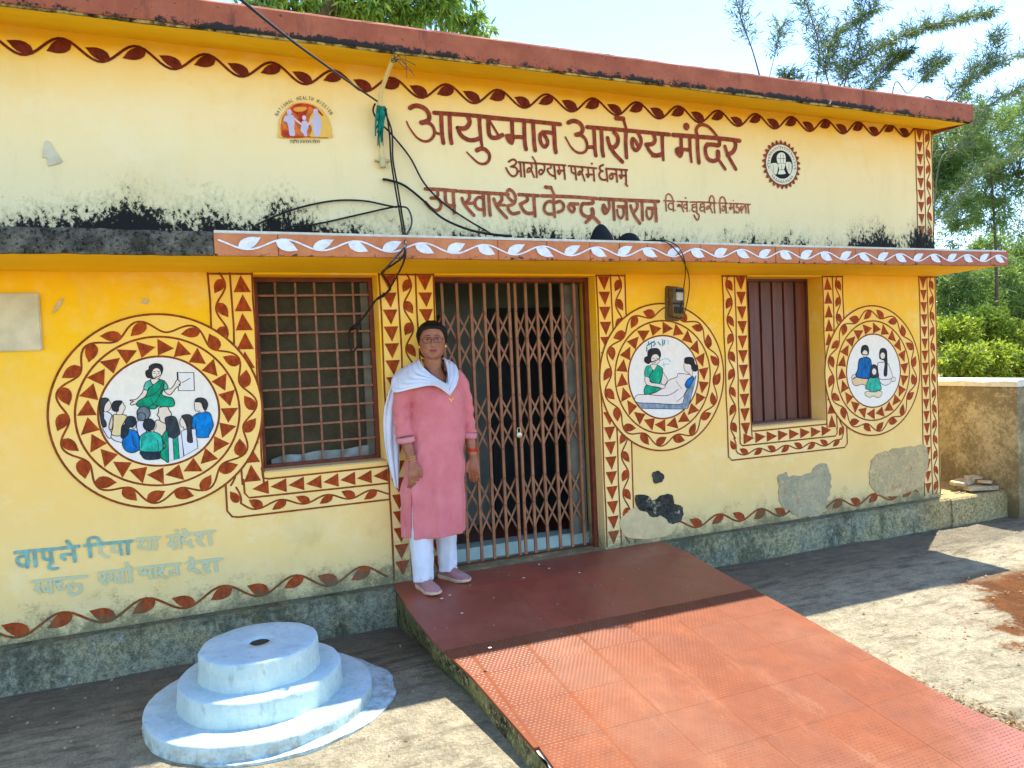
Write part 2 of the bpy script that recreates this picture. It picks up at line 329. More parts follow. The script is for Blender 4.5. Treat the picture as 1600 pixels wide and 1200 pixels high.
        N.bump(b, .12, .003); return N.out(c, N.rng(a, .3, .7, rough, rough+.18), sp)
    M['tile'] = tilemat('ramp_tile', S(114, 60, 34), S(128, 72, 44), .6, .09); M['slab'] = tilemat('oxide_floor', S(142, 66, 48), S(160, 80, 58), .30, .45)
    M['tile_nub'] = simple('glint_nub', S(122, 72, 48), .4, .25, 12, .28, bump=0); M['grout'] = simple('grout', S(138, 86, 62), .9, .2, 30)  # nub colour kept apart from the tile: glints on the dashes painted in
    M['mortar'] = simple('mortar_bed', S(206, 202, 182), .9, .12, 25, bump=.5)
    # podium limewash
    N = NT('limewash'); a = N.noise(6, 8, .72); b = N.noise(28, 7, .8, N.scaled(1, 1, .4)); c = N.mix(N.rng(a, .35, .65), S(172, 198, 202), S(192, 210, 208))
    g = N.n('NewGeometry'); sp = N.n('SeparateXYZ'); N.set(sp.inputs[0], g.outputs['Normal']); side = N.rng(sp.outputs[2], .3, .8, 1, 0)
    c = N.mix(N.m_('MULTIPLY', side, .8), c, N.mix(N.rng(a, .4, .65), S(178, 194, 184), S(202, 208, 190))); c = N.mix(N.m_('MULTIPLY', N.rng(b, .52, .70), .55), c, S(126, 132, 124)); c = N.mix(N.rng(N.noise(60, 4, .8), .66, .72), c, S(110, 112, 104)); sp3 = N.n('SeparateXYZ'); N.set(sp3.inputs[0], N.pos()); c = N.mix(N.m_('MULTIPLY', N.m_('MULTIPLY', N.rng(sp3.outputs[2], -.24, -.13, 1, 0), N.rng(N.noise(13, 7, .8), .42, .6)), .6), c, S(132, 118, 88)); 
    N.bump(N.m_('ADD', b, N.m_('MULTIPLY', a, 2)), .5, .008); N.out(c, .85, .2); M['lime'] = N.m
    # metal, glass, small things
    N = NT('gate_paint'); a = N.noise(13, 8, .75, N.scaled(1, 1, .35)); c = N.mix(N.rng(a, .35, .65), S(130, 84, 52), S(158, 108, 70)); c = N.mix(N.rng(N.noise(30, 7, .8), .60, .68), c, S(84, 48, 32)); N.bump(a, .3, .003); N.out(c, .55, .4); M['gate'] = N.m
    M['frame'] = simple('frame_brown', S(112, 52, 30), .6, .25, 14); M['bar'] = simple('bar_paint', S(140, 94, 70), .6, .25, 40)
    N = NT('shutter_paint'); a = N.noise(6, 7, .7, N.scaled(3, 3, .25)); c = N.mix(N.rng(a, .35, .7), S(84, 40, 26), S(112, 58, 40)); N.bump(a, .3, .004); N.out(c, .45, .45); M['shutter'] = N.m
    N = NT('dusty_glass'); a = N.noise(3, 6, .7); b = N.noise(90, 3, .6); c = N.mix(N.rng(a, .3, .7), S(54, 48, 32), S(78, 72, 50)); c = N.mix(N.m_('MULTIPLY', N.rng(b, .4, .7), .2), c, S(92, 84, 60)); N.out(c, .6, .12); M['mesh'] = N.m
    M['room'] = simple('room_wall', S(124, 132, 122), .8, .2, 3); M['roomdark'] = simple('room_dark', S(52, 56, 56), .8, .2, 3); M['shut_grey'] = simple('grey_shutter', S(104, 100, 84), .8, .3, 6); M['kick'] = simple('step_limewash', S(176, 196, 184), .7, .12, 8)
    M['polythene'] = simple('polythene', S(120, 128, 124), .3, .3, 9, .5); M['black'] = simple('black_rubber', S(24, 24, 24), .55, .2, 30)
    M['cable2'] = simple('weathered_cable', S(62, 64, 62), .6, .3, 20); M['bag'] = simple('black_cloth', S(20, 20, 22), .8, .3, 14, bump=.5)
    M['pipe'] = simple('pipe_paint', S(226, 204, 138), .7, .1, 10); M['clamp'] = simple('clamp_cream', S(206, 190, 134), .7, .1, 10)
    M['rag'] = simple('green_rag', S(24, 132, 112), .85, .35, 30); M['meter_body'] = simple('meter_casing', S(96, 80, 56), .5, .4, 30, .4); M['meter_board'] = simple('meter_board', S(120, 92, 50), .8, .3, 22)
    M['meter_face'] = simple('meter_face', S(176, 172, 156), .4, .25, 40, .4); M['brass'] = simple('padlock_metal', S(206, 194, 160), .35, .1, 20, .5, .7)
    def patchmat(name, ca, cb, cc, cd_):
        N = NT(name); a = N.noise(5, 7, .7); b = N.noise(15, 8, .8); c = N.mix(N.rng(a, .35, .65), ca, cb); c = N.mix(N.rng(b, .52, .64), c, cc); c = N.mix(N.rng(N.noise(9, 8, .8, N.scaled(1, 1, 1, (5, 5, 5))), .56, .64), c, cd_); c = N.mix(N.m_('MULTIPLY', N.rng(N.noise(70, 3, .8), .5, .6), .35), c, S(120, 110, 86)); N.bump(b, .9, .02); return N.out(c, .93, .1)
        M['x'] = N.m
    M['plaque'] = simple('plaque_plaster', S(206, 194, 158), .85, .14, 7, bump=.4); M['pgrey_'] = simple('bare_plaster', S(196, 172, 124), .92, .3, 6, bump=.6)
    M['pgrey'] = patchmat('bare_plaster', S(206, 178, 128), S(184, 164, 120), S(226, 196, 138), S(184, 134, 84)); M['pgrey2'] = patchmat('bare_plaster_damp', S(194, 176, 134), S(170, 160, 128), S(208, 188, 140), S(192, 148, 98)); M['pblack'] = patchmat('bitumen_stain', S(50, 50, 46), S(74, 74, 68), S(28, 28, 26), S(186, 176, 140)); M['ptan'] = simple('lime_plaster', S(204, 180, 130), .92, .12, 12, bump=.4)
    M['stone'] = simple('broken_slab_stone', S(170, 152, 118), .9, .3, 20, bump=.5); M['litter'] = simple('dry_leaf', S(120, 92, 50), .8, .5, 60, bump=0)
    M['pebble'] = simple('pebble', S(156, 128, 92), .9, .4, 9)
mats2()
# ------------------------------------------------------------------ ground
def ground():
    fx = np.arange(-5, 5.01, .06); fy = np.arange(-3.9, .3, .06)
    xs = np.concatenate([[-220, -120, -60, -30, -15, -9, -6.5], fx, [6, 7.5, 9, 12, 16, 24, 40, 80, 150, 220]]); ys = np.concatenate([[-220, -120, -60, -30, -15, -9, -6, -4.8], fy, [.8, 1.6, 3, 5, 8, 12, 20, 40, 90, 180, 300]])
    mb = MB(); G = []
    for y in ys:
        r = []
        for x in xs:
            z = zgn(y)
            if -5 < x < 5 and -3.9 < y < .1:
                e = mnoise.noise(Vector((x*1.3, y*1.3, 3))); soil = max(0, min(1, (x-y*.62+.75*e-2.3)*3))
                z += .006*mnoise.noise(Vector((x*4, y*4, 0))) + soil*(.012*mnoise.noise(Vector((x*9, y*9, 5)))-.012) + .003*mnoise.noise(Vector((x*21, y*21, 1)))
            r.append((x, y, z))
        G.append(r)
    mb.grid(G); mb.build('ground', 'ground', smooth=True, kind='structure')
ground()
# ------------------------------------------------------------------ building
B = empty('health_centre', (0, 0, -.25), 'long single-storey yellow health centre building with red painted folk ornament and flat roof', 'building')
B0 = B.location.copy()
def bpart(mb, name, mat, **k):
    par = k.pop('parent', B)
    off = B0 if par == B else B0
    o = mb.build(name, mat, par, **k); o.location = (-B0 if par == B else Vector((0, 0, 0))); return o
def wall_piece(mb, x0, x1, z0, z1, holes, depth=.24):
    xs = sorted({x0, x1, *[h[0] for h in holes], *[h[1] for h in holes]}); zs = sorted({z0, z1, *[h[2] for h in holes], *[h[3] for h in holes]})
    xs = [x for x in xs]; 
    for i in range(len(xs)-1):
        for j in range(len(zs)-1):
            cx, cz = (xs[i]+xs[i+1])/2, (zs[j]+zs[j+1])/2
            if any(h[0] < cx < h[1] and h[2] < cz < h[3] for h in holes): continue
            a, b, c, d = xs[i], xs[i+1], zs[j], zs[j+1]
            mb.face([(a, 0, c), (b, 0, c), (b, 0, d), (a, 0, d)]); mb.face([(a, depth, c), (a, depth, d), (b, depth, d), (b, depth, c)])
    for h in holes:
        a, b, c, d = h
        mb.face([(a, 0, c), (a, depth, c), (a, depth, d), (a, 0, d)]); mb.face([(b, 0, c), (b, 0, d), (b, depth, d), (b, depth, c)])
        mb.face([(a, 0, d), (a, depth, d), (b, depth, d), (b, 0, d)]); mb.face([(a, 0, c), (b, 0, c), (b, depth, c), (a, depth, c)])
mb = MB(); wall_piece(mb, XL, XR, 0, 3.21, [W1, DR, W2]); 
mb.face([(XR, 0, 0), (XR, .24, 0), (XR, .24, 3.21), (XR, 0, 3.21)])
bpart(mb, 'front_wall', 'wall', fix=False)
mb = MB(); mb.box((XR-.24, .242, 0), (XR-.001, 5, 3.2)); mb.box((XL, .242, 0), (XL+.24, 5, 3.2)); mb.box((XL+.242, 4.76, 0), (XR-.242, 4.998, 3.2)); bpart(mb, 'outer_wall', 'wall')
# foundation plinth with a rough upper edge
def rough_strip(name, x0, x1, y0, y1, z0, z1, mat, seed=0, step=.05, amp=.008, parent=B):
    n = max(2, int(abs(x1-x0)/step)); prof = [(y0+.004, z0), (y0, z0+.03), (y0-.002, (z0*.66+z1*.34)), (y0, (z0*.3+z1*.7)), (y0+.004, z1-.015), (y0+.016, z1), (y1, z1+.002)]
    G = []
    for i in range(n+1):
        x = x0+(x1-x0)*i/n; r = []
        for k, (y, z) in enumerate(prof):
            e = mnoise.noise(Vector((x*7+seed, k*1.7, seed)))*amp + mnoise.noise(Vector((x*25, k*3, seed)))*amp*.5
            last = k == len(prof)-1
            r.append((x, y+(0 if last else e), z+(0 if last else e*.7)))
        G.append(r)
    m = MB(); m.grid(G); m.face(G[0]+[(x0, y1, z0)]); m.face((G[-1]+[(x1, y1, z0)])[::-1]); return bpart(m, name, mat, smooth=False)
rough_strip('plinth', XL, -1.53, -.085, .002, -.30, -.004, 'plinth', 1); rough_strip('plinth', .45, XR+.01, -.085, .002, -.30, -.004, 'plinth', 5)
rough_strip('plinth', XR+.012, 4.118, -.10, .60, -.30, -.012, 'plinth', 9)
mb = MB(); mb.box((XL+.25, .244, -.28), (XR-.25, 4.75, -.01)); bpart(mb, 'inner_floor', 'slab')
# roof
mb = MB(); mb.box((XL-.1, RY+.03, 3.212), (3.405, 5.2, ZR1-.004)); bpart(mb, 'roof_slab', 'grime')
# front band of the roof, wavy and with worn lower edge
def band(name, mat, x0, x1, y, z0, z1, th, amp=.004, parent=B, seed=0, step=.06):
    n = int((x1-x0)/step); G = []
    for i in range(n+1):
        x = x0+(x1-x0)*i/n; e = lambda k: amp*mnoise.noise(Vector((x*3.1, k, seed)))+amp*.6*mnoise.noise(Vector((x*14, k*2, seed)))
        G.append([(x, y+th, z0+e(0)), (x, y+.004, z0+e(0)), (x, y+e(1)*.5, z0+.012), (x, y+e(2)*.5, (z0+z1)/2), (x, y+e(3)*.5, z1-.012), (x, y+.006, z1+e(4)), (x, y+th, z1+e(4))])
    m = MB(); m.grid(G); m.face(G[0]); m.face(G[-1][::-1]); return bpart(m, name, mat)
band('roof_edge', 'roof_edge', XL-.1, 3.408, RY, ZR0, ZR1, .028, .006)
band('roof_edge_grime', 'grime', XL-.1, 3.40, RY+.010, ZR0-.009, ZR0-.001, .02, .006, seed=4)
mb = MB(); mb.box((3.4085, RY+.002, ZR0), (3.43, 5.2, ZR1-.001)); bpart(mb, 'roof_edge', 'roof_edge')
G = []
for i in range(0, 81):
    x = XL+(3.404-XL)*i/80; G.append([(x, RY+.03+(0.0-RY-.028)*k/4, ZR0-.004+(3.205-ZR0)*k/4+.002*mnoise.noise(Vector((x*3, k, 0)))) for k in range(5)])
mb = MB(); mb.grid(G); bpart(mb, 'roof_underside', 'soffit', smooth=True)
mb = MB(); mb.box((3.26, -.04, 3.16), (XR-.01, -.001, 3.204)); 
# canopy
mb = MB(); mb.box((XL, CY+.026, ZC0+.012), (3.405, -.001, ZC1-.006)); bpart(mb, 'canopy', 'blackcon')
G = []
for i in range(0, 101):
    x = XL+(3.408-XL)*i/100; G.append([(x, CY+.012+(0.0-CY-.013)*k/5, ZC0+.004+(ZT-ZC0-.002)*(k/5)**1.5+.0025*mnoise.noise(Vector((x*2, k, 0)))) for k in range(6)])
mb = MB(); mb.grid(G); bpart(mb, 'canopy_underside', 'soffit', smooth=True)
band('canopy_edge', 'blackcon', XL, -2.476, CY-.004, ZC0-.004, ZC1+.006, .03, .007, seed=8, step=.04)
# fascia tiles, each its own piece
edges = [-2.474, -2.17, -1.20, -1.57, -1.26, -.97, -.66, -.376, -.17, .031, .207, .432, .74, 1.046, 1.253, 1.526, 1.773, 2.068, 2.37, 2.642, 2.926, 3.2, 3.412]
for i, (a, b) in enumerate(zip(edges[:-1], edges[1:])):
    dz = random.uniform(-.003, .003); dy = random.uniform(0, .003)
    m = MB(); m.box((a+.0015, CY-dy, ZC0+dz-.004), (b-.0015, CY+.024, ZC1+dz)); bpart(m, 'fascia_tile', 'fascia', bevel=.002)
# canopy end face
mb = MB(); mb.box((3.4065, CY+.026, ZC0+.002), (3.416, -.002, ZC1-.002)); bpart(mb, 'canopy_edge', 'fascia')
# mortar line on the canopy's top edge
band('canopy_top_mortar', 'mortar', -2.47, 3.40, CY+.006, ZC1+.002, ZC1+.012, .05, .004, seed=3, step=.03)
# window 1: iron grille before a dusty pane
def rect_frame(mb, x0, x1, z0, z1, y0, y1, t):
    mb.box((x0, y0, z0), (x0+t, y1, z1)); mb.box((x1-t, y0, z0), (x1, y1, z1)); mb.box((x0+t, y0, z1-t), (x1-t, y1, z1)); mb.box((x0+t, y0, z0), (x1-t, y1, z0+t))
x0, x1, z0, z1 = W1
win = MB(); rect_frame(win, x0+.002, x1-.002, z0+.002, z1-.002, .135, .17, .026); win = bpart(win, 'grille_window', 'frame'); win['label'] = 'square-barred grille window'
yb = .145
vx = [U(u, 445, 1, yb).x for u in (429, 460, 491, 522, 550)]; hz = [U(480, v, 1, yb).z for v in (462, 491.5, 520, 549, 577, 606.5, 635, 663, 691)]
m = MB(); m.box((-.006, -.006, 0), (.006, .006, z1-z0-.06)); me = m.build('bar', 'bar'); mv = me.data; bpy.data.objects.remove(me)
m = MB(); m.box((0, -.005, -.006), (x1-x0-.06, .005, .006)); me = m.build('bar', 'bar'); mh = me.data; bpy.data.objects.remove(me)
for x in vx: part('bar', mv, win, (x, yb, z0+.03), (rad(random.uniform(-.1, .1)), rad(random.uniform(-.25, .25)), 0))
for z in hz: part('bar', mh, win, (x0+.03, yb-.0115, z), (0, rad(random.uniform(-.2, .2)), 0))
m = MB(); m.box((x0+.02, .205, z0+.02), (x1-.02, .215, z1-.02)); o = bpart(m, 'pane', 'mesh', parent=win)
m = MB(); m.box((x1-.075, .172, z0+.02), (x1-.028, .2, z1-.03)); bpart(m, 'shutter_edge', 'shut_grey', parent=win)
G = []
for i in range(26):
    x = x0+.06+(x1-x0-.13)*i/25; h = .05+.035*mnoise.noise(Vector((x*6, 0, 2)))+.03*i/25
    G.append([(x, .165+.012*mnoise.noise(Vector((x*11, k, 0))), z0+.012+h*k/3) for k in range(4)])
m = MB(); m.grid(G); bpart(m, 'plastic_sheet', 'polythene', parent=win, smooth=True)
# window 2: closed ribbed shutter
x0, x1, z0, z1 = W2
win = MB(); rect_frame(win, x0+.002, x1-.002, z0+.002, z1-.002, .15, .19, .018); win = bpart(win, 'shuttered_window', 'shutter'); win['label'] = 'dark brown planked shutter window'
n = 6; pw = (x1-x0-.04)/n
for i in range(n):
    m = MB(); m.box((-pw/2+.004, -.006, 0), (pw/2-.004, .012, z1-z0-.045)); m.box((-pw/2+.004, -.018, 0), (-pw/2+.022, -.0062, z1-z0-.045)); o = m.build('plank', 'shutter', win, bevel=.002)
    o.location = (x0+.02+pw*(i+.5), .165+random.uniform(0, .004), z0+.022)
m = MB(); m.box((x0+.02, .194, z0+.02), (x1-.02, .2, z1-.02)); bpart(m, 'backing', 'roomdark', parent=win)
# window sills, slightly rounded cement
for (x0, x1, z0, z1) in (W1, W2):
    m = MB(); m.box((x0+.004, -.003, z0-.002), (x1-.004, .13, z0+.008)); bpart(m, 'window_sill', 'ptan', bevel=.003)
# doorway
x0, x1, z0, z1 = DR
m = MB(); yf0, yf1 = .095, .135; m.box((x0+.002, yf0, 0), (x0+.03, yf1, z1)); m.box((x1-.03, yf0, 0), (x1-.002, yf1, z1)); m.box((x0+.03, yf0, z1-.03), (x1-.03, yf1, z1-.001)); bpart(m, 'door_frame', 'frame')
yg = .155
gate = empty('collapsible_gate', (0, 0, 0), 'brown sliding lattice gate'); gate.parent = B; gate.location = -B0
gz0, gz1 = .012, z1-.034
picks = [U(u, 445, 1, yg).x for u in (691, 712, 734, 754, 774, 794.5, 804, 819.5, 839, 859, 878, 897)]; picks = [picks[0]-.096]+picks
m = MB(); t = .0026; hw = .0095
m.box((-hw, -.008, 0), (-hw+t, .008, gz1-gz0)); m.box((hw-t, -.008, 0), (hw, .008, gz1-gz0)); m.box((-hw+t, -.0082, 0), (hw-t, -.0055, gz1-gz0)); mo = m.build('picket', 'gate'); mp = mo.data; bpy.data.objects.remove(mo)
for x in picks: part('picket', mp, gate, (x, yg, gz0), (0, rad(random.uniform(-.25, .25)), 0))
ub = 788; Zn = [[U(ub, v, 1, yg).z for v in tri] for tri in ((487, 530, 573), (618, 659, 701), (747, 789, 831))]
bays = [(picks[i], picks[i+1]) for i in range(len(picks)-1) if i != 6]
cache = {}
for tri in Zn:
    for (a, b) in bays:
        for k in range(2):
            zt, zb = tri[k], tri[k+1]; w_ = b-a; L = math.hypot(w_, zt-zb)
            for sgn in (1, -1):
                key = round(L, 2)
                if key not in cache:
                    m = MB(); m.box((-L/2, -.0015, -.0065), (L/2, .0015, .0065)); mo = m.build('lattice_bar', 'gate'); cache[key] = mo.data; bpy.data.objects.remove(mo)
                part('lattice_bar', cache[key], gate, ((a+b)/2, yg+(.0105 if sgn > 0 else .0145), (zt+zb)/2), (0, -sgn*math.atan2(zt-zb, w_), 0))
m = MB()
for x in picks[1:]:
    for tri in Zn:
        for z in tri: m.tube([(x, yg-.0115, z), (x, yg+.016, z)], .0045, 8)
bpart(m, 'rivet', 'frame', parent=gate, kind='stuff')
m = MB(); m.box((x0+.03, yg-.012, z1-.034), (x1-.03, yg+.02, z1-.03)); m.box((x0+.03, yg-.012, .001), (x1-.03, yg+.02, .006)); bpart(m, 'track', 'frame', parent=gate)
# room behind the gate
m = MB(); m.box((x0-.2, .245, -.009), (x1+.35, .40, .085)); bpart(m, 'threshold', 'kick', bevel=.004)
m = MB(); m.face([(x0-.9, 1.25, 0), (x1+1, 1.25, 0), (x1+1, 1.25, 2.4), (x0-.9, 1.25, 2.4)]); m.face([(x0-.9, .25, 0), (x0-.9, 1.25, 0), (x0-.9, 1.25, 2.4), (x0-.9, .25, 2.4)])
m.face([(x1+1, .25, 0), (x1+1, 1.25, 0), (x1+1, 1.25, 2.4), (x1+1, .25, 2.4)]); m.face([(x0-.9, .25, 2.4), (x1+1, .25, 2.4), (x1+1, 1.25, 2.4), (x0-.9, 1.25, 2.4)]); bpart(m, 'room_wall', 'room')
m = MB(); m.box((-.35, 1.20, 0), (.35, 1.248, 1.8)); bpart(m, 'inner_door', 'roomdark'); m = MB(); m.box((-1.3, 1.20, .9), (-.75, 1.248, 1.75)); bpart(m, 'inner_window', 'roomdark')
m = MB(); m.box((x1-.16, .19, .09), (x1-.035, .235, z1-.04)); bpart(m, 'folded_shutter', 'shut_grey')
# ------------------------------------------------------------------ painted ornament
LW = .0105
def leaf_pts(base, tip, width, bend=.15):
    b, t = Vector(base), Vector(tip); d = t-b; L = d.length; d.normalize(); n = Vector((-d.y, d.x)); out = []
    prof = [(0, 0), (.06, .20), (.18, .42), (.36, .5), (.55, .46), (.72, .33), (.88, .13), (1, 0)]
    for s_, w_ in prof: out.append(b+d*L*s_+n*(w_*width*1.12+bend*width*math.sin(s_*math.pi)))
    for s_, w_ in prof[::-1][1:-1]: out.append(b+d*L*s_-n*(w_*width*1.12-bend*width*math.sin(s_*math.pi)))
    return out
def frame_at(path, s):
    # path: list of Vector2 with cumulative lengths
    pts, cum = path; s = max(0, min(cum[-1]-1e-6, s)); i = int(np.searchsorted(cum, s, 'right'))-1; i = min(i, len(pts)-2)
    t = (pts[i+1]-pts[i]); q = (s-cum[i])/max(1e-9, t.length); t.normalize(); return pts[i].lerp(pts[i+1], q), t, Vector((-t.y, t.x))
def mkpath(pts): pts = [Vector(p) for p in pts]; cum = [0]; [cum.append(cum[-1]+(b-a).length) for a, b in zip(pts[:-1], pts[1:])]; return pts, np.array(cum)
def vine(pt, path, period, amp, leafL, leafW, mat='red', line='redline', lw=LW, phase=0., s0=0, s1=None, back=True, skip=None):
    pts, cum = path; s1 = cum[-1] if s1 is None else s1; n = max(8, int((s1-s0)/period*14)); off = lambda s: amp*math.sin(2*math.pi*(s-s0)/period+phase)
    q = []
    for i in range(n+1):
        s = s0+(s1-s0)*i/n; p, t, nn = frame_at(path, s); q.append(p+nn*off(s))
    pt.use(line); pt.stroke(q, lw, y=-pt.base-.0001)
    pt.use(mat); k = 0; s = s0+period*((.25-phase/(2*math.pi)) % .5); sg = -1 if back else 1
    while s < s1-.01:
        side = -1 if off(s) > 0 else 1   # leaf on the inside of each bend
        jit = random.uniform(-.08, .08)
        sb = s-sg*leafL*.38; st = s+sg*leafL*(.55+jit*.3)
        if s0 <= st <= s1+.02 and s0-.02 <= sb <= s1+.02 and not (skip and skip(s)):
            p, t, nn = frame_at(path, sb); b = p+nn*(off(sb)+side*lw*.2); p, t, nn = frame_at(path, st); tip = p+nn*(off(s)+side*leafW*(1.15+jit))
            pt.poly(leaf_pts(b, tip, leafW*random.uniform(.88, 1.06), 0))
        s += period/2
def tris(pt, path, pitch, wid, s0, s1, fwd=1, mat='red'):
    n = max(1, round((s1-s0)/pitch)); pitch = (s1-s0)/n; pt.use(mat)
    for i in range(n):
        a = s0+pitch*i+pitch*.04; b = s0+pitch*(i+1)-pitch*.06
        if fwd < 0: a, b = b, a
        p, t, nn = frame_at(path, a); q, _, _ = frame_at(path, b); e = random.uniform(-.06, .06)*wid
        mid1 = p+nn*wid/2; mid2 = p-nn*wid/2; pt.poly([mid1, mid2, q+nn*e])
class Orn: pass
def begin():
    global orn, fil; orn = Paint(.0030); fil = Paint(.0012)
def finish(label):
    o = fil.done('ornament_band', B, 'pale band of the '+label); o.location = -B0; p = orn.done('ornament_border', B, label); p.location = -B0
begin()
def bandfill(poly): fil.use('fill'); fil.poly(poly, y=-.0012-.0001*(len(fil.f) % 5))
def vband(xa, xb, z0, z1, kinds, tri_dir, mats_=('red', 'redline')):
    "vertical band of columns between xa and xb: kinds e.g. 'vt' = vine then triangles"
    n = len(kinds); bandfill([(xa, z0), (xb, z0), (xb, z1), (xa, z1)]); w_ = (xb-xa)/n
    for k in range(n+1): orn.use(mats_[1]); x = xa+w_*k; orn.stroke([(x+.003*math.sin(j*2.1+k), z0+(z1-z0)*j/8) for j in range(9)], LW)
    for k, c in enumerate(kinds):
        pth = mkpath([(xa+w_*(k+.5), z1), (xa+w_*(k+.5), z0)])
        if c == 't': tris(orn, pth, .107, w_*.80, .006, z1-z0-.004, 1 if tri_dir < 0 else -1)
        else: vine(orn, pth, .27, w_*.24, .088, w_*.46, phase=random.choice([0, math.pi]), back=False)
    orn.use(mats_[1]); orn.stroke([(xa, z1-.004), (xb, z1-.004)], LW)
# frame of window 1 (L shape down to the door)
A_, Bx, Cx, Dx = -2.497, -2.262, -1.530, -1.172
mA = (A_+Bx)/2
sill = .735; mid = .632; bot = .530
vband(A_, Bx, sill-.02, ZT-.004, 'vt', 1)
vband(Cx+.012, Dx, -.0+.03, ZT-.004, 'tvt', -1)
# lower run
bandfill([(A_+.03, bot), (-1.53, bot), (-1.53, sill), (-2.26, sill), (A_+.03, .72)])
orn.use('redline'); orn.stroke([(Bx-.005, .80), (Bx+.0, sill+.005), (Bx+.03, sill-.004), (Cx, sill+.004), (Cx+.012, sill+.01)], LW)
orn.stroke([(mA+.01, .74), (mA+.012, mid+.03), (mA+.035, mid), (Cx+.01, mid)], LW)
orn.stroke([(A_+.03, .75), (A_+.03, bot+.04), (A_+.055, bot+.004), (A_+.09, bot-.003), (-1.53, bot)], LW)
tris(orn, mkpath([(mA+.05, (sill+mid)/2), (Cx+.01, (sill+mid)/2)]), .107, .082, 0, Cx-.04-mA, -1)
vine(orn, mkpath([(A_+.085, .70), (A_+.09, .60), (A_+.16, .582), (Cx+.01, .580)]), .27, .020, .088, .045, back=True)
orn.use('redline'); orn.stroke([(Cx+.012, bot-.02), (Cx+.012, .02)], LW)
finish('painted frame round the grille window')
begin()
# door right band
EA, EB = .012, .242
vband(EA, EB, .02, ZT-.004, 'tv', -1)
finish('painted strip right of the gate')
begin()
# frame of window 2
GA, GB, IA, IB = 1.094, 1.322, 2.088, 2.302
mG = (GA+GB)/2; mI = (IA+IB)/2
vband(GA, GB, sill-.04, ZT-.004, 'vt', -1); vband(IA, IB, sill-.04, ZT-.004, 'tv', 1)
bandfill([(GA, bot), (IB, bot), (IB, sill-.05), (GA, sill-.05)]); bandfill([(GB, sill-.05), (IA, sill-.05), (IA, sill), (GB, sill)])
orn.use('redline'); orn.stroke([(GB, .8), (GB, sill+.01), (GB+.02, sill), (IA, sill)], LW); orn.stroke([(mG, .70), (mG, mid+.02), (mG+.02, mid), (mI-.02, mid), (mI, mid+.02), (mI, .70)], LW)
orn.stroke([(GA, .70), (GA, bot+.03), (GA+.03, bot), (IB-.03, bot), (IB, bot+.03), (IB, .70)], LW)
tris(orn, mkpath([(mG+.03, (sill+mid)/2), (IA+.05, (sill+mid)/2)]), .107, .082, 0, IA+.02-mG, 1)
vine(orn, mkpath([(GA+.057, .70), (GA+.057, .60), (GA+.09, .580), (IB-.09, .580), (IB-.055, .60), (IB-.055, .70)]), .27, .020, .088, .045)
finish('painted frame round the shuttered window')
begin()
# corner column, both storeys
KA, KB = 3.185, 3.380
vband(KA, KB, .03, ZT-.004, 'tv', -1); finish('painted corner strip under the canopy'); begin(); vband(KA, KB, 2.06, 3.198, 'tv', -1); finish('painted corner strip above the canopy')
# running vines: under the roof and along the foot
bpts = []
topz = lambda x: 3.10+.012*math.sin(x*1.7)+max(0, x-1.2)*.042
bx = np.linspace(-3.9, 3.18, 90); vtop = Paint(.0034)
vine(vtop, mkpath([(x, topz(x)) for x in bx]), .355, .052, .124, .060, 'dred', 'dred', lw=.014, phase=.9)
vtop.done('roof_vine', B).location = -B0
vb = Paint(.0034); vine(vb, mkpath([(x, .085+.012*math.sin(x*2)) for x in np.linspace(-3.8, -1.56, 40)]), .40, .046, .130, .064, 'red', 'redline', lw=.013, phase=.2)
vine(vb, mkpath([(x, .085+.012*math.sin(x*2)) for x in np.linspace(.56, 3.1, 40)]), .40, .038, .120, .060, 'red', 'redline', lw=.013, phase=1.2)
vb.done('foot_vine', B).location = -B0
vf = Paint(-CY+.0045); vf.slots = []
def fz(x): return (ZC0+ZC1)/2-.002+.003*math.sin(x*2.3)
vine(vf, mkpath([(x, fz(x)) for x in np.linspace(-2.45, 3.39, 120)]), .362, .0265, .116, .050, 'fwhite', 'fwhite', lw=.0085, phase=2.4, back=False)
vf.done('canopy_vine', B).location = -B0
# medallions
def ell(cx, cz, rx, rz, n=64, a0=0): return [(cx+rx*math.cos(a0+2*math.pi*i/n), cz+rz*math.sin(a0+2*math.pi*i/n)) for i in range(n)]
def medallion(cx, cz, R, label, nt, nw):
    pt = Paint(.0060); R2, R3 = R*.768, R*.565
    pt.use('fill'); pt.poly(ell(cx, cz, R, R, 96), y=-.0048)
    pt.use('white'); pt.poly(ell(cx, cz, R3, R3, 72), y=-.0054)
    pt.use('redline')
    for r in (R, R2, R3): pt.stroke([(cx+(r+.003*math.sin(3*q+cx))*math.cos(q), cz+(r+.003*math.sin(3*q+cx))*math.sin(q)) for q in [2*math.pi*i/90 for i in range(90)]], LW*1.1, closed=True, y=-.0058)
    circ = lambda r: mkpath([(cx+r*math.sin(q), cz+r*math.cos(q)) for q in [2*math.pi*i/120 for i in range(121)]])
    rm = (R2+R3)/2; tris(pt, circ(rm), 2*math.pi*rm/nt, (R2-R3)*.86, 0, 2*math.pi*rm-.001, 1)
    rv = (R+R2)/2; L = 2*math.pi*rv; vine(pt, circ(rv), L/nw, (R-R2)*.27, .098, (R-R2)*.46, phase=cx)
    o = pt.done('medallion', B, label); o.location = -B0; return o
C1 = (-2.782, 1.163, .537); C2 = (.537, 1.195, .534); C3 = (2.619, 1.142, .541)
m1 = medallion(*C1, 'left medallion of a teacher and her seated listeners', 24, 11); m2 = medallion(*C2, 'middle medallion of a check-up of a reclining woman', 22, 10); m3 = medallion(*C3, 'right medallion of a family seated cross-legged', 22, 10)
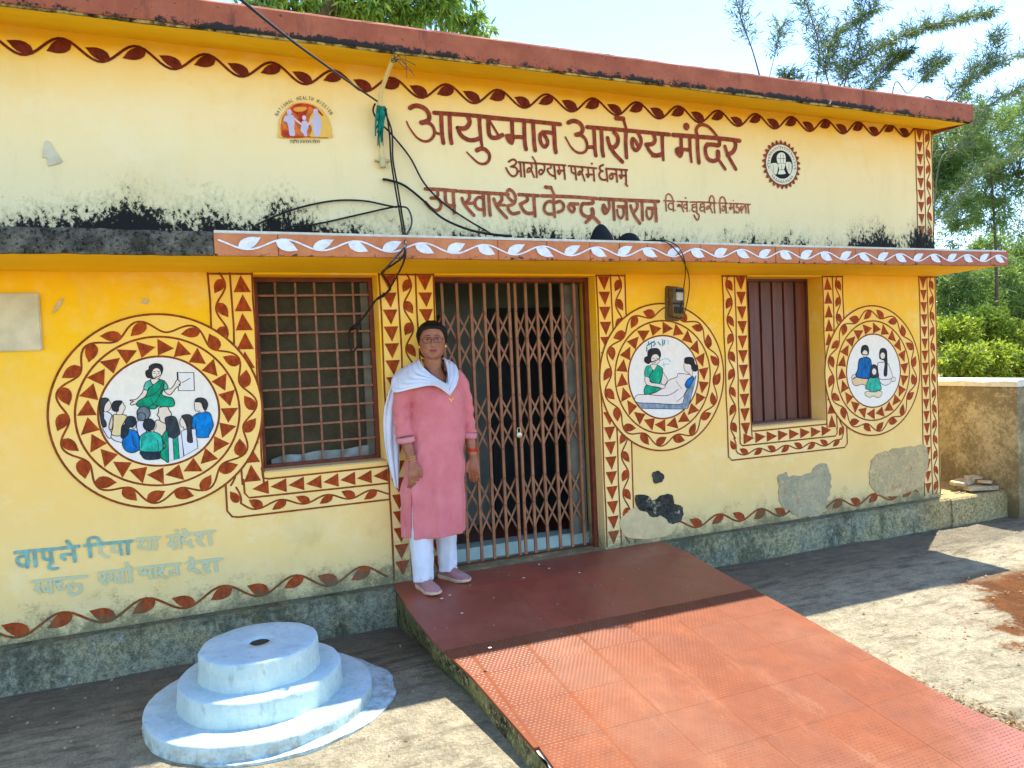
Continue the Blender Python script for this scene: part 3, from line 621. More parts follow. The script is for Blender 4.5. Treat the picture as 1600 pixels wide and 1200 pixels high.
class Fig:
    def __init__(s): s.p = Paint(.0066); s.k = 0
    def y(s): s.k += 1; return -(.0066+s.k*3.2e-5)
    def shape(s, crop, col, txt, ol=1.3, smooth=True, dark=(40, 34, 30)):
        px = [Vector(q) for q in crop.px(txt)]; q = spline(px, 4, True) if smooth else px; w_ = [wp(*p) for p in q]
        s.p.use(P(*col)); s.p.poly(w_, y=s.y())
        if ol: s.p.use(P(*dark)); s.p.stroke(w_, ol*pxw(*px[0]), closed=True, y=s.y())
    def oval(s, crop, col, cx, cy, rx, ry, ol=1.3):
        s.shape(crop, col, ' '.join('%f,%f' % (cx+rx*math.cos(a), cy+ry*math.sin(a)) for a in [2*math.pi*i/12 for i in range(12)]), ol)
    def line(s, crop, txt, wd=1.1, col=(40, 34, 30)):
        px = crop.px(txt); q = spline([Vector(a) for a in px], 4) if len(px) > 2 else px; s.p.use(P(*col)); s.p.stroke([wp(*p) for p in q], wd*pxw(*px[0]), y=s.y())
F_ = Fig(); b = Crop(195, 555, 10.667); SK = (232, 212, 190); GR = (8, 150, 108); TE = (84, 178, 150); HR = (44, 44, 44)
F_.shape(b, (232, 224, 212), '875,290 1150,290 1160,590 895,590', 1.6, False); F_.line(b, '960,455 1085,385', 1.1); F_.line(b, '878,290 885,400', 2.4)
F_.shape(b, SK, '320,570 290,630 220,710 170,740 90,745 100,760 150,765 95,800 110,830 160,820 200,800 340,690 380,585')
F_.shape(b, SK, '700,560 760,560 820,500 870,410 920,440 930,470 900,490 930,500 860,540 780,640 740,660 690,630 650,570')
F_.shape(b, GR, '570,410 640,420 665,440 660,540 620,650 700,690 790,710 830,780 820,840 760,860 640,860 560,850 500,895 400,890 350,870 240,860 195,820 230,760 330,700 370,640 400,560 470,500')
F_.shape(b, TE, '400,425 340,470 320,565 385,580 400,550 470,500 430,430'); F_.shape(b, TE, '665,440 720,520 700,570 655,565'); F_.shape(b, SK, '450,395 570,395 570,415 480,490 430,425')
F_.line(b, '330,700 480,650 580,560 640,430'); F_.line(b, '390,870 500,790 590,650 650,470'); F_.line(b, '460,810 560,855')
F_.shape(b, HR, '455,380 380,370 350,310 360,260 400,240 410,190 460,150 540,140 610,165 635,230 620,290 600,330 500,380'); F_.oval(b, SK, 530, 305, 76, 92, .6)
for t in ('478,300 505,305', '552,302 578,300', '500,356 520,364 545,358', '525,320 530,335', '470,278 510,272', '545,272 585,272'): F_.line(b, t, .9)
c = Crop(150, 610, 10); W_ = (222, 216, 212)
F_.shape(c, W_, '120,340 180,335 250,390 215,500 205,590 240,650 235,735 190,735 130,640 110,580 125,400'); F_.shape(c, SK, '200,150 240,230 215,300 170,330 130,325 140,210', .8)
F_.shape(c, (62, 62, 58), '60,160 110,120 170,120 200,150 140,230 115,400 160,500 160,560 110,570 80,480 60,300')
F_.shape(c, W_, '245,700 400,715 415,800 350,800 260,760'); F_.shape(c, (226, 200, 140), '270,390 330,375 420,375 490,410 440,500 400,580 400,700 250,690 270,560'); F_.shape(c, (222, 190, 160), '270,390 230,450 205,590 250,600 268,500')
F_.shape(c, SK, '410,180 440,230 460,270 430,330 410,370 330,375 330,320 360,250', .9); F_.shape(c, (48, 48, 52), '250,230 290,170 370,160 410,180 360,260 350,320 310,330 260,300')
F_.shape(c, (222, 214, 218), '640,490 740,470 800,560 760,700 690,720 650,640'); F_.oval(c, (118, 128, 132), 745, 355, 105, 105); F_.oval(c, (110, 122, 126), 710, 410, 65, 66)
F_.shape(c, (10, 110, 180), '510,615 600,620 660,680 680,800 690,900 620,960 540,970 460,930 415,840 430,740 500,690'); F_.line(c, '575,720 590,830 640,890', 1.2)
F_.shape(c, SK, '570,560 625,500 620,570 590,600', .9); F_.shape(c, (38, 50, 56), '450,480 500,410 570,405 620,440 620,520 580,570 520,580 510,650 460,730 400,740 395,640 410,560 460,520')
d = Crop(240, 610, 10)
F_.shape(d, (230, 208, 176), '30,480 110,470 190,520 190,640 130,720 60,680 10,640'); F_.shape(d, (232, 210, 184), '90,270 210,255 240,300 280,370 260,400 200,430 190,510 110,480 90,420 55,380 80,340')
F_.shape(c, (40, 54, 64), '710,950 1020,950 1010,1050 930,1075 780,1075 720,1020'); F_.shape(c, (44, 178, 152), '790,650 910,650 990,680 1030,740 1030,940 720,950 680,880 690,730'); F_.line(c, '720,760 715,900', 1); F_.line(c, '960,770 985,930', 1)
F_.shape(c, SK, '885,540 930,500 940,570 890,620', .9); F_.oval(c, (46, 52, 58), 830, 535, 92, 94)
F_.shape(d, GR, '130,740 180,640 220,620 230,740 240,1100 180,1090 110,1040 110,960 140,930 180,860'); F_.shape(d, W_, '230,740 300,740 320,1085 240,1100', 1, False); F_.shape(d, GR, '300,745 380,740 405,1060 320,1085', 1, False)
F_.shape(d, W_, '380,700 440,680 470,1030 405,1060', 1, False); F_.shape(d, (54, 62, 66), '180,440 250,405 330,410 370,480 410,640 390,700 320,745 240,710 210,600')
F_.shape(d, (220, 218, 218), '430,640 500,605 600,600 660,610 690,900 480,1020 450,800', 1, False); F_.shape(d, SK, '450,410 410,480 430,560 470,570 470,600 530,590 520,500 470,450', .9)
F_.shape(d, (66, 60, 60), '440,400 510,375 580,390 610,450 590,600 610,780 590,815 530,790 530,660 510,540 470,450')
F_.shape(d, (0, 122, 190), '720,345 800,330 880,360 920,480 930,560 860,700 850,730 680,725 660,590 600,590 610,430 650,380'); F_.line(d, '655,590 665,480', 1)
F_.shape(d, SK, '650,170 640,250 660,320 720,320 730,345 800,330 780,250 740,190', .9); F_.shape(d, (58, 56, 56), '650,175 670,130 740,115 810,140 845,210 830,280 800,310 770,260 740,190')
o = F_.p.done('mural_figures', B, 'green-sari teacher and nine listeners'); o.location = -B0
F_ = Fig(); e = Crop(975, 525, 8.575)
F_.shape(e, (132, 148, 158), '150,885 720,915 790,880 800,790 960,530 935,660 850,970 780,980 240,970', .8, False)
F_.shape(e, (234, 218, 200), '160,795 330,778 480,720 540,670 600,590 700,550 720,505 820,510 905,540 850,700 800,780 790,860 730,915 400,900 160,885', .9)
F_.line(e, '330,785 540,800 640,770 720,715', 1); F_.line(e, '690,600 730,660 770,710', .6); F_.line(e, '830,700 800,790 700,880', .7)
F_.shape(e, (10, 116, 186), '905,545 925,570 860,695 810,660 840,590'); F_.shape(e, SK, '810,340 795,420 815,470 850,490 905,540 910,450 880,380', .7); F_.shape(e, HR, '805,350 810,300 860,285 920,300 945,380 980,400 970,460 930,470 900,440 890,380 830,370')
F_.shape(e, (20, 160, 118), '290,660 400,680 480,705 400,760 270,775'); F_.shape(e, SK, '510,480 545,530 575,590 530,660 490,620 500,560', .8); F_.shape(e, (20, 160, 118), '430,400 500,430 510,480 490,600 450,640 370,620 335,580 345,520')
F_.shape(e, (60, 176, 142), '360,400 290,410 270,480 275,540 330,550 345,510 390,460', .8); F_.shape(e, SK, '275,545 280,630 330,665 450,685 520,705 545,665 470,640 350,620 330,560', .8); F_.shape(e, SK, '365,380 435,380 430,400 390,460 350,400', .6)
F_.shape(e, HR, '350,350 320,370 270,340 275,290 310,270 315,210 350,175 440,170 480,220 475,290 420,330'); F_.oval(e, SK, 413, 312, 58, 70, .6)
for t in ('375,300 395,303', '430,303 448,300', '392,352 408,358 424,350', '410,315 406,332'): F_.line(e, t, .8)
for t in ('300,130 400,70', '320,80 330,120', '360,80 362,165', '385,80 412,105 385,135', '450,80 480,120', '510,50 512,130', '540,60 530,110', '300,150 298,205'): F_.line(e, t, 1.6, (20, 134, 160))
for t in ('480,330 560,300 620,345', '500,390 600,370', '520,350 530,410', '580,60 590,110'): F_.line(e, t, 1, (150, 196, 204))
o = F_.p.done('mural_figures', B, 'health worker in green sari examining a reclining woman'); o.location = -B0
F_ = Fig(); f = Crop(1310, 520, 9.229)
F_.shape(f, (228, 190, 140), '240,640 350,660 420,670 400,760 330,740 250,765 200,730 190,680', .8); F_.shape(f, (226, 206, 192), '240,600 200,610 180,650 200,665 250,640', .7); F_.shape(f, (12, 98, 158), '350,360 410,355 460,400 470,560 440,650 370,660 260,640 240,600 270,530 290,390')
F_.shape(f, HR, '325,300 325,220 350,185 400,185 425,230 425,300 400,320'); F_.oval(f, SK, 374, 300, 38, 50, .5); F_.line(f, '372,380 378,520', .8)
F_.shape(f, (232, 218, 206), '580,670 740,660 740,720 680,755 620,740', .7); F_.shape(f, SK, '770,640 810,650 800,700 750,690', .6); F_.shape(f, (234, 220, 208), '560,440 620,425 690,430 730,500 770,640 700,670 580,660 560,560', .8)
F_.shape(f, HR, '585,360 590,260 625,225 675,245 690,320 690,600 645,600 660,420 610,380'); F_.oval(f, SK, 628, 330, 34, 48, .5)
F_.shape(f, (228, 206, 166), '390,850 600,840 610,900 560,935 500,910 440,930 385,900', .7); F_.shape(f, (58, 54, 54), '455,560 460,490 500,460 550,490 560,560 565,640 450,640'); F_.shape(f, (54, 172, 142), '450,650 560,650 610,800 580,830 560,820 540,850 450,850 430,820 380,800 410,700', .8); F_.oval(f, SK, 505, 560, 32, 48, .5)
o = F_.p.done('mural_figures', B, 'father, mother and child sitting cross-legged'); o.location = -B0
# ------------------------------------------------------------------ lettering, brushed on the wall
a = Crop(630, 150, 10); b = Crop(760, 150, 10); c = Crop(870, 160, 10); d = Crop(1020, 180, 10)
L = Paint(.0052)
write(L, a, '''72:105,190 165,160 240,158 320,190 380,250 405,320 390,380 340,405 280,420
62>22:300,425 370,418 430,445 475,510 485,590 450,660 400,700 340,712 270,690 200,640 130,550 80,470 50,400
38:480,550 530,585 595,600
66:590,280 598,500 610,640 625,735
66:720,300 728,500 735,640 752,738
62:480,265 1000,300 1620,362
70:1010,330 1035,400 1010,470 950,510 850,505
66:855,505 880,580 930,640 1010,685 1100,692 1190,665
66>45:1185,340 1198,560 1215,700 1228,785
72>22:1150,850 1210,825 1280,840 1335,900 1345,970 1310,1040 1240,1065 1160,1040 1080,970 990,880
68:1325,370 1330,540 1350,620 1400,655 1470,650 1545,612
38:1345,390 1475,600''', 'letter')
write(L, b, '''62:0,340 600,388 1150,445
64:395,400 405,640
0:290,600 430,608 436,700 405,768 350,745 305,690
60:430,640 570,645
66:585,420 590,600 598,740 615,832
66:725,435 735,600 742,730 758,850
68:1045,450 1060,650 1065,780 1080,878
62:1030,585 960,570 880,572
60:880,565 838,610 835,690 865,765 910,795 948,750 945,690 900,612''', 'letter')
write(L, c, '''64:175,320 250,292 330,312 385,365 400,430 370,485 295,508
58>24:310,512 370,512 430,560 465,640 465,720 430,775 370,792 290,770 210,690 160,600 130,545
55:480,700 580,700
62:575,420 585,600 592,740 605,830
62:690,430 700,600 705,740 722,835
58:468,388 1000,432 1620,492
66:890,470 940,530 950,610 910,690 830,712
62:790,560 815,660 880,780 950,860 1020,930
60:1075,470 1072,650 1085,862
46:1088,440 1035,265
66:920,248 1035,258
58:1265,480 1310,580 1300,670 1240,750 1185,710 1168,620 1185,572 1225,610 1265,690
62:1510,510 1530,590 1490,650 1390,662
56:1398,660 1430,740 1500,815 1600,832''', 'letter')
write(L, d, '''58:0,285 250,305
62:-5,630 60,632 140,608
64>44:140,320 145,500 160,700
60:308,310 1000,362 1352,402
58:435,350 440,520
0:340,530 380,498 455,500 472,600 430,672 375,640 345,590
52:455,535 570,545
60>40:570,340 578,550 598,732
0:520,120 560,150 566,200 530,242 485,220 470,175 485,135
62:690,340 695,540 715,742
54>40:685,310 672,230 712,165 780,150 860,180 940,260 1005,345
60:1030,370 1030,470 940,462 850,462
60:850,455 815,520 825,620 870,695 950,718 1015,680
78:1012,580 1016,650
46:1025,700 1125,845
62:1270,400 1288,480 1250,570 1160,625
52:1120,490 1165,620 1230,740 1290,845''', 'letter')
L.done('painted_heading', B, 'large heading in Hindi').location = -B0
L = Paint(.0052); e = Crop(780, 240, 7.273)
write(L, e, '''22:105,95 150,68 188,85 180,125 130,150
22:140,150 185,160 207,200 190,245 150,258 110,225 75,165
20:200,205 245,200
22:235,100 247,260
22:275,105 287,265
20:215,98 750,135
20:355,112 370,150 345,200 318,215 320,180 348,165 368,205 395,270
22:415,110 425,270
18:412,98 375,38
20:495,120 515,150 500,210 465,240 450,205 475,182 500,215
20:575,125 587,160 545,180 575,235 632,262
22:620,130 637,285
20:675,135 682,190
20:660,195 690,192 738,198
20:662,200 680,238 696,198
22:730,140 745,292
20:785,140 1100,168
20:815,150 822,210 862,232
22:858,150 872,296
20:930,155 945,190 920,230 897,245 902,212 930,210 968,310
20:1005,165 1012,228
20:988,238 1075,240
20:990,240 1005,270 1022,240
22:1068,175 1077,310
0:1050,102 1062,115 1050,128 1038,115
22:1178,130 1140,150 1145,185 1175,202
22:1150,205 1132,240 1150,285 1190,300 1222,292
22:1213,170 1227,315
20:1210,172 1450,188
22:1325,190 1337,322
20:1325,238 1272,226
20:1272,226 1250,260 1267,292 1290,268 1272,232
20:1385,190 1390,242
20:1362,248 1440,252
20:1365,252 1382,285 1396,252
22:1433,190 1440,332
22:1432,345 1452,368''', 'letter')
L.done('painted_motto', B, 'small motto line in Hindi under the heading').location = -B0
L = Paint(.0052); e = Crop(650, 280, 8); g = Crop(840, 285, 8)
write(L, e, '''42:115,122 300,130 510,148
40:265,140 270,200 235,232 185,238
40:200,240 265,240 310,300 295,370 240,392 175,355 118,290
42:362,150 368,270 400,325 480,332
42:462,150 470,300 478,420
42:545,152 850,170 1150,190
42:660,170 665,240 610,312
42:572,240 610,325 720,452
38:625,305 700,300 732,285
40:835,240 780,228 738,270 742,335 790,378 852,372
44:838,180 845,320 852,450
42:905,180 912,320 925,450
42:1060,180 1070,260 1012,322
42:970,250 1020,360 1130,482
34:1020,322 1105,325
38:1215,290 1150,225 1135,165 1165,130 1215,165 1242,240 1215,310 1140,335
42:1145,335 1155,385 1205,432 1285,418
40:1282,192 1530,208
42:1380,210 1388,265 1300,312
42:1300,312 1340,390 1400,428 1480,418
42:1468,200 1485,462''', 'letter3')
write(L, g, '''40:45,168 400,180 735,202
38:195,170 200,300 212,430
38:205,255 140,238 88,280 82,350 130,395 212,388
38:215,255 280,238 322,285 310,345 252,372
42:95,60 165,66
32:165,66 208,165
40:500,270 405,268
38:405,270 382,315 430,372 458,325 412,272
40:680,210 685,262 560,265
42:562,265 538,320 552,390 620,432 680,412
56:680,340 688,390
40:680,430 600,500
42:690,425 765,505
40:770,205 1100,222 1510,238
36:885,225 892,320 842,392 808,335 822,280 858,345
38:940,220 955,465
40:1005,302 1105,308
38:1100,230 1115,460
29:1066,310 1070,400 1040,450 1002,415 990,345
38:1235,240 1242,310 1200,375
38:1158,295 1200,405 1275,512
38:1300,235 1308,470
38:1370,322 1475,328
40:1462,240 1480,482
29:1424,330 1430,405 1398,460 1364,425 1355,355''', 'letter3')
L.done('painted_heading', B, 'second heading line in Hindi').location = -B0
L = Paint(.0052); e = Crop(1030, 295, 10.667)
write(L, e, '''22:75,198 250,208
24:102,200 114,370
22:105,200 112,120 152,85 200,125 230,205
24:225,200 235,372
22:230,250 172,242 147,290 177,342 232,340
0:255,358 266,350 276,362 264,372
20:290,210 475,218
22:375,220 370,280 302,292 322,262 360,292 402,382
24:455,215 462,378
20:455,265 412,267 402,310 452,330
20:428,148 440,158
0:492,366 502,358 512,370 500,380
22:510,222 720,222 945,240
22:592,262 547,270 562,308 602,302
22:560,310 540,340 572,382 612,370
22:615,230 625,402
24:620,402 657,440 650,500 620,517 575,442
22:722,252 682,262 692,302 722,302
22:690,304 672,332 702,372 742,360
22:740,230 756,396
22:850,242 855,272 800,342 785,312 830,292 882,402
24:908,230 922,402
22:828,225 840,150 870,115 905,160 915,232
20:975,237 1130,242
24:1002,240 1015,402
22:1003,235 1010,170 1042,135 1082,162 1105,242
24:1100,240 1112,402
20:1048,292 1102,294
20:1075,292 1082,350 1055,372 1040,332
0:1132,395 1142,386 1152,397 1141,407
20:1155,245 1330,250 1510,262
22:1188,255 1192,312
20:1165,312 1238,315
20:1168,316 1182,350 1198,316
24:1233,250 1245,402
0:1222,195 1232,186 1240,197 1230,205
22:1300,262 1280,302 1320,322 1325,382 1290,402 1270,372
22:1365,290 1350,330 1382,350 1397,302 1430,292 1442,332
22:1350,330 1372,402
22:1430,265 1442,402
22:1470,262 1486,412''', 'letter3')
L.done('painted_address', B, 'small address line in Hindi').location = -B0
L = Paint(.0052); e = Crop(0, 820, 4.444)
write(L, e, '''26:108,192 240,178 390,165
24:195,210 130,225 125,262 165,285 200,250
26:188,190 192,292
26:240,190 248,285
24:300,185 305,232 350,240
26:350,180 362,265
22:352,262 340,295 372,305 400,300
26:418,162 545,148
24:510,160 520,252
22:510,205 440,205 430,225 452,240
24:465,112 495,150
24:590,142 915,112
24:620,140 630,220
22:615,135 620,95 670,88 700,125
24:885,115 890,200
20:830,120 845,205''', 'teal')
write(L, e, '''20:950,100 1105,86
20:957,112 975,97 990,112 975,132 965,150 1000,162 1032,150
20:1035,95 1042,172
20:1075,92 1085,170
20:1165,78 1490,42
20:1195,85 1200,115 1175,140
20:1180,120 1215,165
20:1200,135 1240,125
20:1240,75 1252,160
20:1222,36 1232,44
20:1295,75 1270,95 1275,120 1310,125 1322,105
20:1310,125 1338,152
20:1302,65 1275,30
20:1370,75 1400,60 1395,90 1370,102 1412,142
20:1450,50 1465,135
22:225,392 600,355
20:265,395 270,425 245,450
20:250,425 285,470
20:345,415 310,425 310,458 350,455
22:350,382 360,470
20:395,410 430,408
20:400,412 425,450 450,430
20:500,400 475,420 500,440 480,465 520,482 560,450 550,410 520,420
22:690,335 915,302
20:720,335 730,365 700,385
20:695,360 738,412
20:770,330 775,370 745,385
20:845,345 802,358 808,392 850,386
22:850,320 858,400
22:900,305 908,395
20:900,305 875,262
20:960,300 1250,268
20:985,300 975,330 1000,345 1010,320
20:990,335 1040,335
20:1040,292 1048,370
20:1080,288 1088,365
20:1120,285 1130,310 1105,330 1150,365
20:1220,315 1185,320 1190,350
20:1225,270 1235,345
20:1300,262 1540,235
20:1340,262 1340,285 1315,290 1325,315 1355,310 1380,335
20:1345,258 1320,225
20:1420,262 1445,255 1435,285 1415,290 1450,325
20:1495,240 1505,318
20:720,125 700,160 700,190 750,225
20:790,140 780,180 830,185''', 'teal2')
write(L, e, '24:395,378 460,370\n22:395,380 405,430\n22:850,312 905,300', 'teal')
L.done('faded_slogan', B, 'faded teal slogan in Hindi').location = -B0
# health mission emblem (dome with three figures, arched words)
G_ = Crop(415, 145, 13.333); F_ = Fig()
F_.shape(G_, (236, 184, 84), '330,950 275,800 285,560 380,400 540,240 750,200 960,230 1140,330 1270,480 1350,650 1375,850 1310,950', 0)
F_.shape(G_, (214, 110, 44), '355,930 310,780 330,560 430,390 560,262 750,225 950,255 1080,340 980,420 900,600 960,760 880,920 600,930', 0)
F_.shape(G_, (196, 62, 30), '520,330 620,250 760,225 920,250 1080,340 1200,480 1160,480 1040,370 900,300 860,430 800,560 840,640 700,640 660,480 560,400', 0)
F_.shape(G_, (232, 160, 64), '600,320 700,300 840,310 850,350 780,390 640,400 580,360', 0); F_.shape(G_, (180, 40, 44), '700,560 780,540 790,620 720,640', 0); F_.shape(G_, (198, 70, 36), '350,780 480,800 600,900 880,900 890,925 380,925', 0)
LI = (196, 188, 206)
F_.oval(G_, LI, 490, 410, 52, 60, 0); F_.shape(G_, LI, '400,500 560,470 600,620 590,760 610,890 500,890 480,760 440,620 370,600', 0); F_.shape(G_, (222, 190, 190), '570,500 640,560 760,660 740,680 620,590', 0)
F_.oval(G_, (214, 196, 212), 800, 528, 42, 50, 0); F_.shape(G_, LI, '760,600 850,600 890,720 860,800 860,910 800,900 790,860 730,800 740,680', 0); F_.shape(G_, (222, 190, 190), '860,660 1000,520 1010,550 880,700', 0)
F_.oval(G_, LI, 1040, 395, 50, 58, 0); F_.shape(G_, LI, '990,480 1100,470 1160,620 1150,760 1110,900 1010,890 980,680', 0)
F_.line(G_, '360,930 600,945 900,930 1290,945', 1.3, (190, 84, 30))
GL = {'N': ['0,0 0,1 1,0 1,1'], 'A': ['0,0 .5,1 1,0', '.2,.4 .8,.4'], 'T': ['0,1 1,1', '.5,1 .5,0'], 'I': ['.5,0 .5,1'], 'O': ['.5,1 0,.7 0,.3 .5,0 1,.3 1,.7 .5,1'], 'L': ['0,1 0,0 1,0'], 'H': ['0,0 0,1', '1,0 1,1', '0,.5 1,.5'], 'E': ['1,1 0,1 0,0 1,0', '0,.5 .8,.5'], 'M': ['0,0 0,1 .5,.3 1,1 1,0'], 'S': ['1,.85 .5,1 0,.75 1,.3 .5,0 0,.15']}
txt = 'NATIONAL HEALTH MISSION'; cx, cy = 800, 800; NTX = len(txt)
for i, ch in enumerate(txt):
    if ch == ' ': continue
    th = rad(202-(224*(i+.5)/NTX)+0); th = rad(150-(118*(i)/(NTX-1))); Rr = 640; R0 = Rr if 1 else 0
    px_, py_ = cx+Rr*math.cos(th)*.98, cy-Rr*math.sin(th)*1.02
    tx = Vector((math.sin(th), math.cos(th))); upv = Vector((math.cos(th), -math.sin(th))); wch = 32 if ch != 'I' else 14; hch = 66
    for st in GL[ch]:
        pp = [tuple(float(q) for q in z_.split(',')) for z_ in st.split()]
        F_.line(G_, ' '.join('%f,%f' % (px_+tx.x*(x-.5)*wch+upv.x*y*hch, py_+tx.y*(x-.5)*wch+upv.y*y*hch) for x, y in pp), .62, (52, 48, 20)) if len(pp) < 3 else [F_.line(G_, '%f,%f %f,%f' % (px_+tx.x*(p0[0]-.5)*wch+upv.x*p0[1]*hch, py_+tx.y*(p0[0]-.5)*wch+upv.y*p0[1]*hch, px_+tx.x*(p1[0]-.5)*wch+upv.x*p1[1]*hch, py_+tx.y*(p1[0]-.5)*wch+upv.y*p1[1]*hch), .62, (52, 48, 20)) for p0, p1 in zip(pp[:-1], pp[1:])]
for t in ('500,1005 690,1005', '715,1008 945,1008', '970,1008 1130,1008', '530,1005 520,1050', '560,1005 575,1060', '600,1005 590,1045', '640,1005 645,1050', '680,1005 682,1050', '600,985 630,1000', '740,1010 730,1050', '780,1010 785,1050', '815,1010 812,1048', '850,1010 855,1052', '890,1010 888,1050', '935,1010 937,1052', '985,1000 990,1052', '1010,985 1030,1008', '1030,1010 1035,1052', '1070,1010 1068,1050', '1110,1010 1112,1050'): F_.line(G_, t, .8, (58, 54, 24))
F_.p.done('painted_emblem', B, 'dome emblem lettered NATIONAL HEALTH MISSION').location = -B0
# round seal with scalloped rim
H_ = Crop(1180, 210, 12.63); sc = Fig(); cx, cz = 1.699, 2.797
pet = []
for i in range(26):
    for k in range(4):
        q = 2*math.pi*(i+k/4)/26; r = (.160, .180, .193, .180)[k]; pet.append((cx+r*math.cos(q), cz+r*math.sin(q)))
sc.p.use('letter'); sc.p.poly(pet, y=sc.y()); sc.p.use(P(222, 212, 178)); sc.p.poly(ell(cx, cz, .154, .154), y=sc.y()); sc.p.use(P(30, 28, 28)); sc.p.poly(ell(cx, cz, .110, .110), y=sc.y())
sc.shape(H_, (222, 214, 176), '300,580 420,575 440,680 400,800 330,740 290,660', .4); sc.shape(H_, (222, 214, 176), '590,560 690,555 710,640 700,740 660,790 610,690', .4)
sc.shape(H_, (226, 220, 188), '430,400 480,360 540,365 585,420 580,580 440,580 410,460', .5); sc.shape(H_, (226, 220, 188), '440,585 580,585 560,700 590,780 440,790 460,700', .5)
for t in ('490,400 480,570', '540,400 545,570', '430,480 580,480', '470,700 560,700', '340,600 350,740', '650,580 655,720', '500,600 510,690'): sc.line(H_, t, .6, (60, 52, 30))
for i in range(34):
    q = 2*math.pi*i/34; r0, r1 = .122, .122+random.uniform(.012, .020)
    if 200 < math.degrees(q) < 215 or 325 < math.degrees(q) < 340: continue
    sc.p.use(P(70, 60, 34)); sc.p.stroke([(cx+r0*math.cos(q), cz+r0*math.sin(q)), (cx+r1*math.cos(q+random.uniform(-.05, .05)), cz+r1*math.sin(q))], .0035, y=sc.y())
    sc.p.stroke([(cx+r1*math.cos(q), cz+r1*math.sin(q)), (cx+r1*math.cos(q+.12), cz+r1*math.sin(q+.12))], .003, y=sc.y())
sc.p.done('painted_emblem', B, 'round seal with scalloped brown rim').location = -B0
# patches where paint or plaster has gone: thin irregular skins of another plaster
def patch(name, px, mat, th=.003, seed=0, label=None, jag=2.0, n=5):
    q = spline([Vector(p) for p in px], n, True); q = [p+Vector((mnoise.noise(Vector((p.x*.11, p.y*.11, seed))), mnoise.noise(Vector((p.x*.11, p.y*.11, seed+9)))))*jag*1.6+Vector((mnoise.noise(Vector((p.x*.6, p.y*.6, seed+3))), mnoise.noise(Vector((p.x*.6, p.y*.6, seed+5)))))*1.3 for p in q]
    w_ = [wp(*p) for p in q]; m = MB(); y0 = -.0008; y1 = -.0066-th*.2
    m.face([(x, y1, z) for x, z in w_]); k = len(w_)
    for i in range(k): a_, b_ = w_[i], w_[(i+1) % k]; m.face([(a_[0], y0, a_[1]), (b_[0], y0, b_[1]), (b_[0], y1, b_[1]), (a_[0], y1, a_[1])])
    o = m.build(name, mat, B, label=label); o.location = -B0; return o
patch('plaster_patch', [(1217, 742), (1228, 739), (1236, 745), (1262, 741), (1273, 730), (1284, 722), (1294, 730), (1297, 748), (1297, 768), (1290, 788), (1284, 803), (1262, 808), (1238, 802), (1220, 790), (1215, 768)], 'pgrey2', seed=1, jag=2.4, n=7)
patch('plaster_patch', [(1361, 722), (1372, 709), (1400, 701), (1430, 697), (1446, 697), (1449, 716), (1446, 742), (1440, 760), (1420, 768), (1392, 776), (1370, 772), (1359, 752)], 'pgrey', seed=2, jag=2.4, n=7)
patch('plaster_patch', [(968, 815), (980, 800), (1000, 792), (1030, 800), (1058, 806), (1056, 822), (1044, 836), (1010, 842), (978, 838)], 'ptan', th=.001, seed=3, jag=1.5)
patch('bitumen_patch', [(993, 774), (1012, 775), (1019, 782), (1034, 774), (1048, 772), (1054, 786), (1066, 793), (1063, 814), (1046, 817), (1034, 806), (1018, 808), (1010, 800), (996, 795)], 'pblack', th=.003, seed=4, jag=1.0, n=6)
patch('chipped_hole', [(1020, 738), (1030, 736), (1037, 744), (1034, 752), (1024, 755), (1020, 748)], 'pblack', th=.002, seed=5, jag=1.2)
patch('plaster_patch', [(70, 222), (78, 222), (88, 238), (97, 252), (90, 256), (76, 260), (74, 248), (67, 246)], 'plaque', th=.002, seed=6, jag=.6, n=2)
for px, s_ in ((([90, 472], [100, 466], [92, 482], [82, 490]), 1), (([226, 466], [233, 470], [228, 475], [220, 472]), 2)): patch('smudge', [tuple(p) for p in px], 'ptan', th=-.004, seed=s_, jag=.6)
# plaque at the left
x1_, z0_, z1_ = -3.322, 1.522, 1.822; m = MB(); m.box((-3.80, -.022, z0_), (x1_, -.0005, z1_))
m.build('wall_plaque', 'plaque', label='blank pale cement plaque on the yellow wall at the left end', cat='plaque', bevel=.006)
# ------------------------------------------------------------------ conduit, wires, meter
pp = empty('conduit_pipe', U(598, 255, 1, -.03), 'cream painted bent service pipe clamped upright to the wall', 'pipe'); O = pp.location.copy()
def rel(pts, O): return [Vector(p)-O for p in pts]
path = spline([U(597, 262, 1, -.03), U(596, 225, 1, -.03), U(592, 185, 1, -.035), U(594, 155, 1, -.05), U(600, 130, 1, -.11), U(612, 98, 1, -.24), U(621, 80, 1, -.33)], 6)
m = MB(); m.tube(rel(path, O), .0135, 12); m.build('tube', 'pipe', pp, smooth=True)
z = U(597, 250, 1, -.03).z-O.z; m = MB(); m.box((-.045, -.004, z-.007), (.045, .029, z+.007)); m.tube([(0, -.002, z-.045), (0, -.002, z+.012)], .021, 12); m.build('clamp', 'clamp', pp, bevel=.002)
rg = empty('green_rag', U(597, 190, 1, -.05), 'torn green cloth strip knotted round the service pipe', 'rag'); O = rg.location.copy()
m = MB()
for k in range(14):
    u0 = random.uniform(590, 604); p0 = U(u0, random.uniform(163, 178), 1, -.06); p1 = U(u0+random.uniform(-10, 4), random.uniform(190, 232), 1, -.055); w_ = random.uniform(.004, .012)
    q = spline([p0, p0.lerp(p1, .5)+Vector((random.uniform(-.01, .01), -.012, 0)), p1], 4); G = [[v-O+Vector((w_*s_*(1-i/len(q)*.6), -.006*abs(s_), 0)) for s_ in (-1, 0, 1)] for i, v in enumerate(q)]; m.grid(G)
